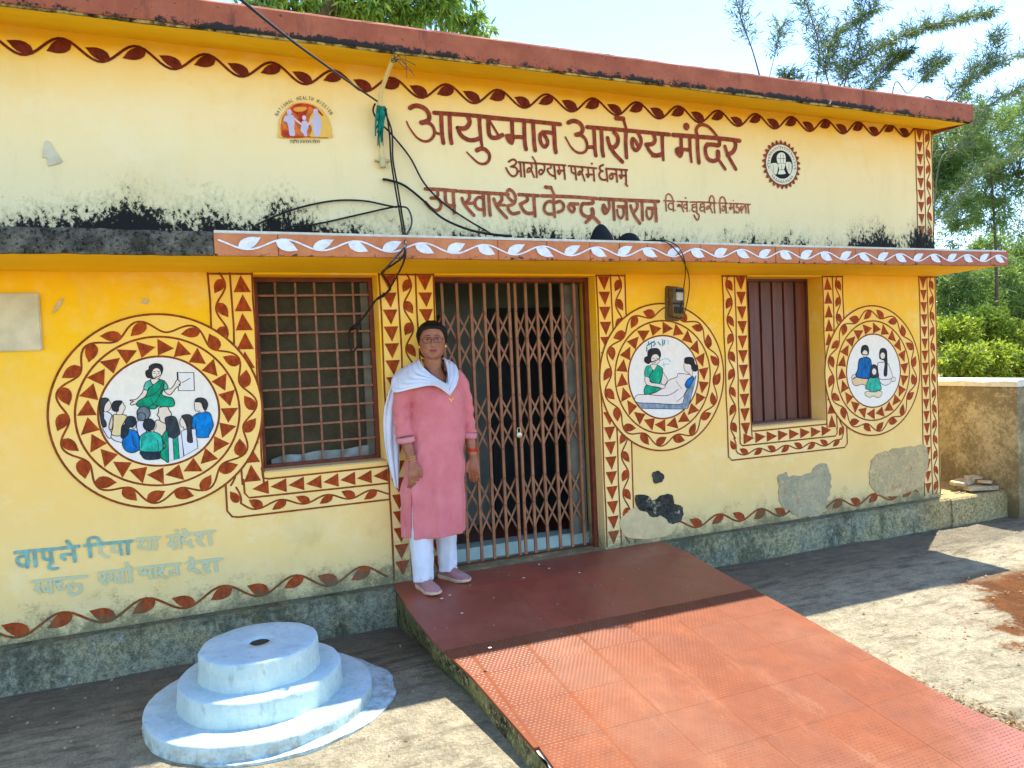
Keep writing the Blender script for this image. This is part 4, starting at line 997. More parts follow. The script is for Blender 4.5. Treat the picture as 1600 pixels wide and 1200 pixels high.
m.build('strip', 'rag', rg); m = MB(); kp = U(597, 176, 1, -.055)-O; G = [[kp+Vector((.026*math.cos(a_)*math.sin(b_)*(1+.2*math.sin(3*a_)), .022*math.sin(a_)*math.sin(b_), .028*math.cos(b_))) for a_ in [2*math.pi*i/12 for i in range(12)]] for b_ in [math.pi*(j+.02)/8.04 for j in range(9)]]; m.grid(G, closev=True); m.build('knot', 'rag', rg, smooth=True)
def cable(pts, r, label, mat='black', name='cable', n=8, group='black cables on the front of the building'):
    P3 = spline([U(u, v, 1, y) for u, v, y in pts], n); m = MB(); m.tube(P3, r, 8); return m.build(name, mat, smooth=True, label=label, cat='cable', group=group)
a3 = U(589, 158, 1, -.06); far = Vector((a3.x-3.0, -5.2, a3.z+2.1))
fp = U(375, -2, 1, -2.0)
P3 = spline([fp+(fp-a3)*.9+Vector((0, 0, .10)), fp, a3.lerp(fp, .5)+Vector((0, 0, -.012)), a3], 10); m = MB(); m.tube(P3, .0055, 8); m.build('overhead_wire', 'black', smooth=True, label='long supply wire coming down through the air to the pipe', cat='cable', group='black cables on the front of the building')
cable([(586, 162, -.06), (583, 172, -.07), (587, 183, -.06), (598, 196, -.05), (610, 208, -.04), (640, 245, -.03), (662, 285, -.03), (690, 315, -.02), (728, 342, -.04), (762, 362, -.25), (772, 368, -.56)], .0055, 'black cable slanting from the pipe across the heading to the canopy')
cable([(598, 280, -.02), (610, 282, -.02), (632, 290, -.03), (660, 312, -.03), (690, 340, -.05), (730, 358, -.2), (768, 366, -.5), (800, 369, -.57)], .0075, 'thicker black cable sagging across the wall towards the canopy')
cable([(602, 168, -.07), (606, 190, -.07), (609, 215, -.06), (611, 250, -.06), (617, 290, -.10), (624, 330, -.2), (630, 366, -.5), (634, 380, -.66), (630, 400, -.66), (616, 412, -.62), (597, 425, -.30), (600, 432, -.10), (610, 448, -.045), (606, 456, -.04), (590, 466, -.04), (580, 480, -.04), (570, 492, -.03), (556, 511, .02), (550, 515, .06)], .0055, 'twisted cable hanging in front of the canopy and down to the window grille', 'black')
cable([(600, 172, -.07), (612, 205, -.07), (614, 250, -.07), (621, 290, -.11), (628, 335, -.22), (633, 366, -.52), (634, 385, -.67), (632, 405, -.66), (624, 424, -.40), (613, 444, -.06), (600, 462, -.05), (586, 470, -.045), (576, 486, -.045), (562, 502, .0), (548, 513, .06), (546, 522, .09)], .0055, 'second of the twisted pair hanging down to the window grille', 'black')
cable([(554, 511, .05), (560, 520, .10), (559, 538, .11), (552, 549, .11), (546, 540, .11), (546, 520, .10), (552, 512, .06)], .005, 'loop of slack cable hanging on the grille', 'black')
cable([(620, 324, -.13), (600, 320, -.05), (570, 314, -.03), (530, 313, -.025), (490, 319, -.025), (450, 330, -.03), (420, 342, -.04), (400, 352, -.2)], .0055, 'upper of two wires looping left across the pale wall', 'black')
cable([(624, 322, -.13), (602, 326, -.05), (580, 331, -.03), (545, 339, -.025), (510, 347, -.03), (480, 352, -.08), (450, 354, -.2)], .0055, 'lower of two wires looping left across the pale wall', 'black')
cable([(622, 323, -.14), (636, 325, -.16), (643, 340, -.25), (642, 354, -.40), (634, 370, -.56), (633, 384, -.67), (622, 398, -.665), (606, 416, -.6), (598, 427, -.28)], .0055, 'grey weathered cable bent over the canopy edge', 'cable2')
cable([(995, 377, -.4), (1020, 377, -.55), (1040, 378, -.64), (1055, 390, -.66), (1066, 404, -.66), (1071, 415, -.60), (1076, 430, -.1), (1077, 450, -.05), (1073, 475, -.055), (1068, 492, -.06), (1060, 498, -.06), (1052, 492, -.06)], .0035, 'thin wire from the canopy bending right round the electricity meter')
cable([(1005, 376, -.45), (1040, 376, -.62), (1060, 386, -.66), (1069, 405, -.665), (1071, 425, -.3), (1069, 445, -.06), (1066, 470, -.08), (1062, 490, -.08)], .0035, 'thin wire from the canopy to the left side of the electricity meter')
m = MB(); p0 = U(616, 92, 1, -.30)
for k in range(5): m.tube(spline([p0, p0+Vector((random.uniform(-.02, .06), -.02, random.uniform(-.03, .03))), p0+Vector((random.uniform(.0, .13), -.03, random.uniform(-.12, .02)))], 5), .0018, 5)
m.tube(spline([p0+Vector((.018*math.cos(q*1.3), .018*math.sin(q*1.3), -.002*q)) for q in range(10)], 3), .0024, 5)
m.build('wire_bundle', 'cable2', label='frayed thin wire ends wound round the top of the service pipe', cat='wire')
mt = empty('electricity_meter', U(1054, 472, 1, -.03), 'old brown electricity meter fixed to the yellow wall above the middle medallion', 'meter'); O = mt.location.copy(); mt.rotation_euler.y = rad(4)
def lp(u, v, y): return U(u, v, 1, y)-O
hwm, hhm = .062, .115
def rbox(m, cx, cz, hw_, hh_, y0, y1, r, n=4):
    ring = []
    for qx, qz, a0 in ((1, 1, 0), (-1, 1, 90), (-1, -1, 180), (1, -1, 270)):
        for j in range(n+1): q = rad(a0+90*j/n); ring.append((cx+qx*(hw_-r)+r*math.cos(q), cz+qz*(hh_-r)+r*math.sin(q)))
    A = [(x, y0, z) for x, z in ring]; Bq = [(cx+(x-cx)*.94, y1, cz+(z-cz)*.96) for x, z in ring]; m.grid([A, Bq], closev=True); m.face(Bq); m.face(A[::-1])
m = MB(); rbox(m, 0, -.01, .066, .128, .029, .012, .02); m.build('backboard', 'meter_board', mt)
m = MB(); rbox(m, .004, .0, .052, .108, .012, -.045, .022); m.build('casing', 'meter_body', mt, smooth=False)
m = MB(); rbox(m, .008, .038, .030, .030, -.0455, -.052, .006); m.build('dial_window', 'meter_face', mt)
m = MB(); rbox(m, .008, .078, .030, .012, -.0455, -.054, .004); m.build('name_plate', 'black', mt)
m = MB(); rbox(m, .004, -.015, .046, .006, -.0455, -.053, .003)
for k in range(5): rbox(m, -.03+.016*k, -.062, .005, .022+.004*(k % 2), -.0455, -.054, .002)
m.build('terminal_strip', 'black', mt)
m = MB(); rbox(m, .004, -.075, .048, .036, -.0458, -.049, .01); m.build('terminal_cover', 'meter_board', mt)
# black cloth bundles lying on the canopy
def lump(name, u0, u1, vtop, vbot, y, label, peak=.0, mat='bag'):
    a_ = U(u0, vbot, 1, y); b_ = U(u1, vbot, 1, y); t_ = U((u0+u1)/2, vtop, 1, y); c_ = (a_+b_)/2; hw_ = (b_.x-a_.x)/2; h = t_.z-ZC1-.006; G = []
    for j in range(13):
        ph = math.pi/2*j/12; r = []
        for i in range(28):
            th = 2*math.pi*i/28; k = 1+.09*mnoise.noise(Vector((math.cos(th)*1.5, math.sin(th)*1.5, j*.35+u0))); rr = hw_*(math.cos(ph)**(.75+peak*.6))*k
            r.append((rr*math.cos(th), rr*.8*math.sin(th), h*(math.sin(ph)**(1+peak*1.1))))
        G.append(r)
    m = MB(); m.grid(G, closev=True); m.face(G[0][::-1]); o = m.build(name, mat, smooth=True, label=label, cat='bundle'); o.location = (c_.x, y, ZC1+.006); return o
lump('cloth_bundle', 920, 959, 350, 377, -.45, 'tall pointed black bundle standing on the canopy above the door', .55)
lump('cloth_bundle', 966, 1000, 364, 378, -.42, 'low black bundle lying on the canopy beside the pointed one', .1)
# padlock
pl = empty('padlock', U(811, 677, 1, yg-.03), 'small round metal padlock hanging on the middle of the lattice gate', 'padlock')
m = MB(); G = [[Vector((.021*r_*math.cos(q), y_, .021*r_*math.sin(q)-.012)) for q in [2*math.pi*i/20 for i in range(20)]] for r_, y_ in ((.001, -.009), (.8, -.009), (1, -.006), (1, .006), (.8, .009), (.001, .009))]; m.grid(G, closev=True); m.build('lock_body', 'brass', pl, smooth=True)
m = MB(); m.tube([(-.012, 0, .004)]+[(.012*math.cos(q), 0, .026+.012*math.sin(q)) for q in [math.pi-math.pi*i/8 for i in range(9)]]+[(.012, 0, .004)], .0032, 8); m.build('shackle', 'brass', pl, smooth=True)
# ------------------------------------------------------------------ stepped round podium
pd = empty('flag_podium', (-2.373, -.831, -.245), 'pale blue limewashed round podium of three steps in front of the wall', 'podium')
def disc(r, z0, z1, seed, name, hole=0, soft=.008):
    n = 160; G = []; R = lambda q, z, a_=.008: r+a_*mnoise.noise(Vector((math.cos(q)*2.2, math.sin(q)*2.2, z*6+seed)))+.004*mnoise.noise(Vector((math.cos(q)*9, math.sin(q)*9, z*25+seed)))
    prof = [(1, z0, .004), (1, z0+(z1-z0)*.35, .0), (1, z0+(z1-z0)*.7, -.001), (1, z1-soft, -.001), (1, z1-soft*.35, -.003-soft*.2), (1, z1, -soft)]
    for _, z, dr in prof: G.append([((R(q, z)+dr)*math.cos(q), (R(q, z)+dr)*math.sin(q), z+(.003*mnoise.noise(Vector((math.cos(q)*3, math.sin(q)*3, seed+7))) if z > z0 else 0)) for q in [2*math.pi*i/n for i in range(n)]])
    for f_ in (.85, .6, .35, (hole/r if hole else .05)):
        G.append([((r-soft)*f_*math.cos(q), (r-soft)*f_*math.sin(q), z1+.004*mnoise.noise(Vector((f_*4*math.cos(q), f_*4*math.sin(q), seed)))) for q in [2*math.pi*i/n for i in range(n)]])
    if hole: G.append([(hole*.95*math.cos(q), hole*.95*math.sin(q), z1-.09) for q in [2*math.pi*i/n for i in range(n)]])
    m = MB(); m.grid(G, closev=True); m.face(G[-1]); return m.build(name, 'lime', pd, smooth=True)
zb_ = .245; disc(.520, -.02, -.167+zb_, 1, 'step'); disc(.371, -.167+zb_-.01, -.056+zb_, 2, 'step'); disc(.273, -.056+zb_-.01, .072+zb_, 3, 'step', hole=.048)
m = MB(); m.tube([(0, 0, .072+zb_-.088), (0, 0, .072+zb_-.005)], .0475, 20); m.build('hole_shade', 'black', pd)  # black plug near the rim: shade inside the hole painted as colour
ring = []; n = 140
for i in range(n):
    q = 2*math.pi*i/n; base = .548+.03*math.cos(q)+(.055 if math.cos(q-.12) > .3 else 0)*max(0, math.cos(q-.12)-.3)/.7*1.0
    ring.append((base+.022*mnoise.noise(Vector((math.cos(q)*4, math.sin(q)*4, 2)))+.007*mnoise.noise(Vector((math.cos(q)*15, math.sin(q)*15, 2)))))
qs = [2*math.pi*i/n for i in range(n)]
G = [[(.50*math.cos(q), .50*math.sin(q), .026) for q in qs], [((r-.012)*math.cos(q), (r-.012)*math.sin(q), .014) for q, r in zip(qs, ring)], [(r*math.cos(q), r*math.sin(q), .011) for q, r in zip(qs, ring)], [(r*math.cos(q), r*math.sin(q), -.02) for q, r in zip(qs, ring)]]
m = MB(); m.grid(G, closev=True); m.build('splash_skirt', 'lime', pd, smooth=False)
# ------------------------------------------------------------------ ramp of the doorstep
rp = empty('entrance_ramp', (0, 0, -.24), 'reddish tiled entrance ramp running down from the gate', 'ramp'); RO = Vector((0, 0, .24))
def xl(y): return float(np.interp(-y, [0, .5, .9, 1.3, 1.9, 3.3], [-1.527, -1.560, -1.540, -1.478, -1.425, -1.36]))
def xr(y): return float(np.interp(-y, [0, .25, .65, 2.1, 2.35, 2.6, 3.3], [.45, .45, .42, .428, .44, .50, .62]))
m = MB(); ys = [0.0, -.05]+[-.1*i for i in range(1, 34)]; Lp = []
for y in ys:
    e = .010*mnoise.noise(Vector((0, y*7, 1))); zt_ = zr(y)-.016; zb = zgn(y)-.05; bot = xl(y)+float(np.interp(-y, [0, .5, 1.0, 2, 3.3], [.0, .07, .05, -.02, -.04]))
    Lp.append([(xl(y)+.004, y, zt_), (xl(y)+.006+e*.6, y, zt_-.03), ((xl(y)*.6+bot*.4)+e, y, zt_*.5+zb*.5), (bot+e, y, zgn(y)), (bot, y, zb)])
m.grid(Lp); m.build('ramp_side', 'moss', rp).location = RO
m = MB(); m.grid([[(xr(y)-.004, y, zr(y)-.016), (xr(y)+.0, y, zgn(y)-.05)] for y in ys]); m.build('ramp_side', 'moss', rp).location = RO
bl = lambda y: -1.352 if -2.2 < y < -1.885 else xl(y)+.006
yy_ = sorted(set(ys+[-1.884, -1.8851, -2.199, -2.2001]), reverse=True)
m = MB(); m.grid([[(bl(y), y, zr(y)-.0010) for y in yy_], [(xr(y)-.006, y, zr(y)-.0010) for y in yy_]]); m.build('grout_bed', 'grout', rp).location = RO
yy_ = [-1.86-.02*i for i in range(20)]; m = MB(); m.grid([[(xl(y)+.01+.004*math.sin(y*60), y, zr(y)-.0125) for y in yy_], [(-1.34, y, zr(y)-.0125) for y in yy_]]); m.build('mortar_bed', 'mortar', rp).location = RO
def quad_tile(name, xa, xb, ya, yb, mat, gap=.0005, th=.013, nubs=False, cutl=False):
    "one tile laid on the slope; ya nearer the wall; clipped to the ramp's edges"
    xa0 = max(xa+gap, xl(ya)) if cutl else xa+gap
    def zz(x, y): return zr(y)
    m = MB(); ya -= gap; yb += gap; dz = random.uniform(-.0003, .0006); Lf = []; Rt = []; K_ = 5
    if min(xb-gap, xr(ya))-max(xa+gap, xl(ya)) < .012: return
    for k_ in range(K_+1):
        y = ya+(yb-ya)*k_/K_; a_, b_ = max(xa+gap, xl(y)), min(xb-gap, xr(y)); Lf.append((a_, y, zr(y)+dz)); Rt.append((max(a_+.001, b_), y, zr(y)+dz))
    for k_ in range(K_): m.face([Lf[k_+1], Rt[k_+1], Rt[k_], Lf[k_]])
    ring_ = Lf+Rt[::-1]; dn = [(x, y, z-th) for x, y, z in ring_]
    for k_ in range(len(ring_)): q_ = (k_+1) % len(ring_); m.face([ring_[k_], ring_[q_], dn[q_], dn[k_]])
    if nubs:
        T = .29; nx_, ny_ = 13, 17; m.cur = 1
        for j in range(ny_):
            y = ya+(yb-ya)*(j+.5)/ny_
            for i in range(nx_):
                x = xa+T*(i+.5+(.25 if j % 2 else -.25))/nx_; hw_ = .0070; hh_ = .0016
                lo = max(xa+gap, xl(y))+.004; hi = min(xb-gap, xr(y))-.004
                if x-hw_ < lo or x+hw_ > hi: continue
                z = zz(x, y)+dz; h = .0016; s_ = .0032
                m.face([(x-hw_, y-hh_-.001, z), (x+hw_, y-hh_-.001, z), (x+hw_-s_, y, z+h), (x-hw_+s_, y, z+h)]); m.face([(x+hw_, y+hh_+.001, z), (x-hw_, y+hh_+.001, z), (x-hw_+s_, y, z+h), (x+hw_-s_, y, z+h)])
                m.face([(x-hw_, y+hh_+.001, z), (x-hw_, y-hh_-.001, z), (x-hw_+s_, y, z+h)]); m.face([(x+hw_, y-hh_-.001, z), (x+hw_, y+hh_+.001, z), (x+hw_-s_, y, z+h)])
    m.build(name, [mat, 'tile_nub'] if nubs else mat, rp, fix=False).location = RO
rows = [0.0, -.405]; 
m = MB(); m.box((DR[0]+.004, -.0, -.06), (DR[1]-.004, .243, -.001)); m.build('floor_panel', 'slab', rp, label='smooth dark floor strip under the gate').location = RO
for xa, xb in ((-1.60, -.62), (-.62, .46)): quad_tile('floor_panel', xa, xb, -.001, -.405, 'slab')
for xa, xb in ((-1.60, -.9), (-.9, -.2), (-.2, .46)): quad_tile('floor_panel', xa, xb, -.405, -1.022, 'slab')
T = .29; xs = [-1.115+T*k for k in range(-2, 7)]; k = 0
for r in range(8):
    ya = -1.022-T*r; yb = ya-T
    if r < 2:   # first rows: worn smoother
        pass
    for i in range(len(xs)-1):
        if r == 3 and False: continue
        if r >= 3 and i == 0 and xs[1]-xl(ya) > .02 and r == 3:
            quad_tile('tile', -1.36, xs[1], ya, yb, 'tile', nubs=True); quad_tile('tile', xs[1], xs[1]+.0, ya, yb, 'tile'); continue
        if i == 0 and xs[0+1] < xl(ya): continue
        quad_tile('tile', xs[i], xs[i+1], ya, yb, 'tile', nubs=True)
# ------------------------------------------------------------------ compound wall at the right, ledge debris
cw = MB(); G = []; nx = 0
ylist = [-.205+.12*i for i in range(40)]
zt = lambda y: .962+.05*(y+.2)/.66*.6 if y < 1.5 else 1.02
cw.box((4.122, -.203, -.32), (4.42, 6, .93)); o = cw.build('compound_wall', 'cwall', label='mould-stained plastered compound wall beyond the end of the building', cat='wall')
m = MB(); G = []
for i in range(60):
    y = -.215+6.2*i/59; e = .012*mnoise.noise(Vector((0, y*5, 2))); G.append([(4.110, y, .931), (4.108+e, y, .975+e), (4.125+e, y, .992+e), (4.42, y, .995), (4.436, y, .975), (4.434, y, .931)])
m.grid(G); m.face(G[0][::-1]); m.face(G[-1]); m.build('coping', 'mortar', o)
def slabpiece(x, y, z, sx, sy, sz, rz, tilt, label, nm='broken_slab'):
    pts = []; n = 7; rr = [1+random.uniform(-.12, .12) for _ in range(n)]
    ring = [(sx*rr[i]*max(-.8, min(.8, math.cos(2*math.pi*i/n+.3)*1.3)), sy*rr[i]*max(-.8, min(.8, math.sin(2*math.pi*i/n+.3)*1.3))) for i in range(n)]
    m = MB(); A = [(a_, b_, -sz/2) for a_, b_ in ring]; Bq = [(a_*.97, b_*.97, sz/2) for a_, b_ in ring]; m.grid([A, Bq], closev=True); m.face(A[::-1]); m.face(Bq)
    o = m.build(nm, 'stone', label=label, cat='stone slab', group='broken slabs stacked on the ledge'); o.location = (x, y, z); o.rotation_euler = (rad(tilt[0]), rad(tilt[1]), rad(rz)); return o
slabpiece(3.92, .02, .020, .20, .09, .035, -12, (0, 2), 'long lowest broken slab on the ledge by the compound wall'); slabpiece(3.84, .12, .066, .15, .08, .028, 8, (3, -3), 'upper broken slab lying at the back of the heap on the ledge')
slabpiece(4.01, .03, .063, .09, .07, .022, 30, (0, 6), 'short broken slab on top near the compound wall'); slabpiece(3.98, .13, .094, .08, .05, .018, -20, (8, 0), 'thin broken slab on the very top of the heap')
for k in range(16):
    m = MB(); rr = random.uniform(.008, .02); G = [[(rr*math.cos(a_)*math.sin(b_)*random.uniform(.8, 1.2), rr*math.sin(a_)*math.sin(b_), rr*.5*math.cos(b_)) for a_ in [2*math.pi*i/6 for i in range(6)]] for b_ in (.1, 1, 2, 3.0)]; m.grid(G, closev=True); m.face(G[0]); m.face(G[-1])
    o = m.build('rubble', 'stone', label='small bit of rubble on the sunlit ledge', cat='rubble', group='rubble bits on the ledge'); o.location = (random.uniform(3.5, 4.05), random.uniform(-.03, .28), -.004)
# litter: chips on the step, leaves and pebbles on the ground
bits = MB()
def chip(mb, x, y, z, s_, flat=.25):
    a0 = random.uniform(0, 6.28); n = 5; A = [(x+s_*random.uniform(.6, 1)*math.cos(a0+2*math.pi*i/n), y+s_*random.uniform(.5, 1)*math.sin(a0+2*math.pi*i/n), z) for i in range(n)]; t = (x, y, z+s_*flat)
    for i in range(n): mb.face([A[i], A[(i+1) % n], t])
for k in range(70):
    x = random.uniform(-1.5, .4); y = -random.random()**1.4*1.1-.02; chip(bits, x, y, zr(y)+.0005, random.uniform(.002, .006))
for (u, v) in ((842, 882), (858, 888), (703, 930), (818, 903), (905, 895), (722, 958), (765, 1012), (690, 935)): p = U(u, v, 2, 0); chip(bits, p.x, p.y, .0005, .012)
bits.build('paint_flakes', 'mortar', label='pale plaster flakes scattered on the doorstep', cat='flakes', kind='stuff')
def leaflitter(n, region, name, label, smin, smax, mat='litter'):
    mb = MB()
    for _ in range(n):
        x, y = region(); z = (zgn(y)+.004+random.uniform(0, .012)) ; s_ = random.uniform(smin, smax); a0 = random.uniform(0, 6.28); d_ = Vector((math.cos(a0), math.sin(a0), random.uniform(-.3, .4))); nn = Vector((-d_.y, d_.x, random.uniform(-.4, .4)))*.3; c_ = Vector((x, y, z))
        mb.face([c_-d_*s_, c_+nn*s_+Vector((0, 0, s_*.2)), c_+d_*s_, c_-nn*s_])
    mb.build(name, mat, label=label, cat='litter', kind='stuff', fix=False)
def reg1():
    t = random.random(); y = -1.95-1.5*t; x = xr(y)+abs(random.gauss(0, .06+.10*t)); return x, y
leaflitter(2600, reg1, 'leaf_litter', 'dry leaf litter banked along the right edge of the ramp', .004, .016)
leaflitter(500, lambda: (random.uniform(.5, 4), random.uniform(-3, -.2)), 'fallen_leaves', 'scattered dry leaf crumbs on the apron right of the ramp', .003, .010)
leaflitter(350, lambda: (random.uniform(-4, -1.6), random.uniform(-3, -.15)), 'fallen_leaves', 'scattered dry crumbs on the apron around the podium', .003, .008)
mb = MB()
for _ in range(420):
    x, y = random.uniform(.6, 4.2), random.uniform(-3, -.6); chip(mb, x, y, zgn(y)+.0, random.uniform(.003, .012), .6)
for _ in range(1600):
    x = random.uniform(-4.3, 4.2); y = random.uniform(-3.2, -.12)
    if xl(y)-.03 < x < xr(y)+.02 or math.hypot(x+2.373, y+.831) < .62: continue
    chip(mb, x, y, zgn(y)+.001, random.choice((.003, .004, .005, .008, .012)), .7)
mb.build('pebbles', 'pebble', label='small pebbles strewn on the earth at the right', cat='pebbles', kind='stuff')
mb = MB()
for _ in range(700):
    t = random.random(); y = -2.35-.9*t; x = xr(y)-abs(random.gauss(0, .07))+.05; s_ = random.uniform(.006, .018); z = max(zr(y), zgn(y))+random.uniform(.002, .02); a0 = random.uniform(0, 6.28); d_ = Vector((math.cos(a0), math.sin(a0), random.uniform(-.3, .3))); nn = Vector((-d_.y, d_.x, .2))*.35; c_ = Vector((x, y, z))
    if y > -2.62: continue
    mb.face([c_-d_*s_, c_+nn*s_, c_+d_*s_, c_-nn*s_])
mb.build('leaf_litter', 'litter', label='brown leaf heap on the lower right corner of the ramp', cat='litter', kind='stuff', fix=False)
# ------------------------------------------------------------------ plants
def leafmat(name, ca, cb, tr=.35):
    N = NT(name); g = N.n('NewGeometry'); r = g.outputs['Random Per Island']; n1 = N.noise(.9, 4, .6); f = N.m_('ADD', N.m_('MULTIPLY', r, .6), N.m_('MULTIPLY', n1, .4)); c = N.mix(N.rng(f, .2, .8), ca, cb)
    N.set(N.b.inputs['Base Color'], c); N.b.inputs['Roughness'].default_value = .5; N.b.inputs['Specular IOR Level'].default_value = .35
    t = N.n('BsdfTranslucent'); N.set(t.inputs[0], N.mix(.4, c, S(190, 210, 60))); ms = N.n('MixShader'); ms.inputs[0].default_value = tr
    N.t.links.new(N.b.outputs[0], ms.inputs[1]); N.t.links.new(t.outputs[0], ms.inputs[2]); N.t.links.new(ms.outputs[0], N.t.nodes['Material Output'].inputs[0]); return N.m
M['bamboo'] = leafmat('bamboo_leaf', S(50, 78, 50), S(98, 122, 72), .2); M['bush'] = leafmat('bush_leaf', S(62, 96, 28), S(184, 188, 56), .4); M['dark'] = leafmat('dark_leaf', S(48, 84, 46), S(112, 140, 72)); M['neem'] = leafmat('neem_leaf', S(70, 116, 50), S(150, 178, 78))
M['culm'] = simple('culm_bark', S(96, 92, 66), .7, .3, 12); M['bark'] = simple('tree_bark', S(88, 74, 58), .9, .3, 14, bump=.6)
def leaves(name, C, D, Ls, Ws, mat, parent):
    "C centres, D unit directions, lengths and widths -> one mesh of pointed, slightly folded leaves"
    n = len(C); C = np.asarray(C); D = np.asarray(D); Ls = np.asarray(Ls)[:, None]; Ws = np.asarray(Ws)[:, None]
    r = rng.normal(size=(n, 3)); Sd = np.cross(D, r); Sd /= np.linalg.norm(Sd, axis=1)[:, None]+1e-9; Nn = np.cross(D, Sd)
    V = np.stack([C, C+D*Ls*.45+Sd*Ws-Nn*Ws*.3, C+D*Ls-Nn*Ls*.08, C+D*Ls*.45-Sd*Ws-Nn*Ws*.3], 1).reshape(-1, 3)
    me = bpy.data.meshes.new(name); me.vertices.add(4*n); me.vertices.foreach_set('co', V.ravel().astype(np.float32)); idx = np.arange(4*n).reshape(n, 4)
    F = np.concatenate([idx[:, [0, 1, 2]], idx[:, [0, 2, 3]]], 0); me.loops.add(6*n); me.loops.foreach_set('vertex_index', F.ravel().astype(np.int32)); me.polygons.add(2*n)
    me.polygons.foreach_set('loop_start', np.arange(0, 6*n, 3, dtype=np.int32)); me.polygons.foreach_set('loop_total', np.full(2*n, 3, dtype=np.int32)); me.update(calc_edges=True); me.validate()
    me.materials.append(M[mat]); o = bpy.data.objects.new(name, me); COL.objects.link(o); o.parent = parent; return o
def unit(v): v = np.asarray(v, float); return v/(np.linalg.norm(v)+1e-9)
def bamboo(name, base, culms, label, cat, mat='bamboo', leafL=.16, per=9, twig=.55, stick=.012, density=1.0, group=None):
    "culms: list of control point lists (world); side twigs with fans of narrow leaves"
    root = empty(name, base, label, cat, group); O = Vector(base); C = []; D = []; TW = MB()
    for pts, r0, t0, dens in culms:
        P3 = spline([Vector(p) for p in pts], 10); n = len(P3); m = MB(); m.tube([p-O for p in P3], [r0*(1-.85*i/n)+.002 for i in range(n)], 6); m.build('culm', 'culm', root, smooth=True)
        L_ = sum((b-a).length for a, b in zip(P3[:-1], P3[1:])); steps = int(L_*10*dens*density)
        for k in range(steps):
            t = t0+(1-t0)*(k+random.random())/steps; i = min(n-2, int(t*(n-1))); p = P3[i].lerp(P3[i+1], t*(n-1)-i); tg = (P3[i+1]-P3[i]).normalized()
            a0 = random.uniform(0, 6.28); q = Vector((math.cos(a0), math.sin(a0), random.uniform(-.2, .7))).normalized(); d_ = (tg*.8+q).normalized(); ln = twig*random.uniform(.35, 1.25)*(1.2-.75*t)
            e = p+d_*ln+Vector((0, 0, -ln*ln*.12)); mid = p+d_*ln*.5
            TW.tube([p-O, mid-O, e-O], [stick*.35, stick*.25, .0015], 3, cap=False)
            for j in range(per):
                s_ = .25+.75*j/per+random.uniform(-.05, .05); c_ = p.lerp(mid, s_*2) if s_ < .5 else mid.lerp(e, s_*2-1)
                dd = unit(np.array(d_)*.7+rng.normal(size=3)*.55+np.array((0, 0, -.35))); C.append(tuple(c_-O)); D.append(dd)
    if TW.v: TW.build('twig', 'culm', root, kind='stuff', fix=False)
    n = len(C); leaves('foliage', C, D, leafL*rng.uniform(.6, 1.15, n), leafL*.05*rng.uniform(.7, 1.3, n), mat, root)['kind'] = 'stuff'
    return root
def Y(u, v, y): return tuple(U(u, v, 1, y))
def foot(a, b):
    e = tuple(a[i]-(b[i]-a[i])*.9 for i in range(3)); return [(e[0]-(b[0]-a[0])*.3, a[1]+.05, -.3), (e[0], e[1], e[2])]
# behind the roof, right of centre
bamboo('bamboo_clump', (8.6, 6.0, -.3), [
    ([*foot(Y(1312, 170, 6), Y(1325, 110, 6)), Y(1312, 170, 6), Y(1325, 110, 6), Y(1345, 40, 6), Y(1358, -40, 6)], .022, .5, 1.5),
    ([*foot(Y(1290, 180, 6), Y(1330, 110, 6)), Y(1290, 180, 6), Y(1330, 110, 6), Y(1400, 62, 6), Y(1470, 38, 5.8), Y(1545, 22, 5.7)], .02, .45, 2.8),
    ([*foot(Y(1268, 170, 6.2), Y(1280, 80, 6.2)), Y(1268, 170, 6.2), Y(1280, 80, 6.2), Y(1262, 10, 6.2), Y(1250, -40, 6)], .018, .55, 1.4),
    ([*foot(Y(1325, 180, 6.1), Y(1380, 110, 6.1)), Y(1325, 180, 6.1), Y(1380, 110, 6.1), Y(1412, 84, 6)], .016, .5, 2.6),
    ([*foot(Y(1300, 150, 6.1), Y(1290, 100, 6)), Y(1300, 150, 6.1), Y(1290, 100, 6), Y(1310, 50, 6), Y(1375, 12, 5.9)], .016, .5, 1.8),
    ([*foot(Y(1255, 160, 6), Y(1232, 118, 5.9)), Y(1255, 160, 6), Y(1232, 118, 5.9)], .014, .6, 1.2)],
    'arching bamboo clump with narrow leaves rising behind the roof, widest of the sprays', 'bamboo', leafL=.17, group='bamboos behind the roof', twig=.6)
bamboo('bamboo_clump', (6.6, 6.2, -.3), [([*foot(Y(1190, 130, 6.2), Y(1176, 80, 6.2)), Y(1190, 130, 6.2), Y(1176, 80, 6.2), Y(1158, 30, 6.2), Y(1146, -20, 6.2)], .024, .62, .8), ([*foot(Y(1200, 130, 6.3), Y(1212, 80, 6.3)), Y(1200, 130, 6.3), Y(1212, 80, 6.3), Y(1222, 40, 6.2)], .012, .7, .7)],
    'sparse lone bamboo stem seen against the sky left of the big clump', 'bamboo', leafL=.17, per=6, twig=.62, group='bamboos behind the roof')
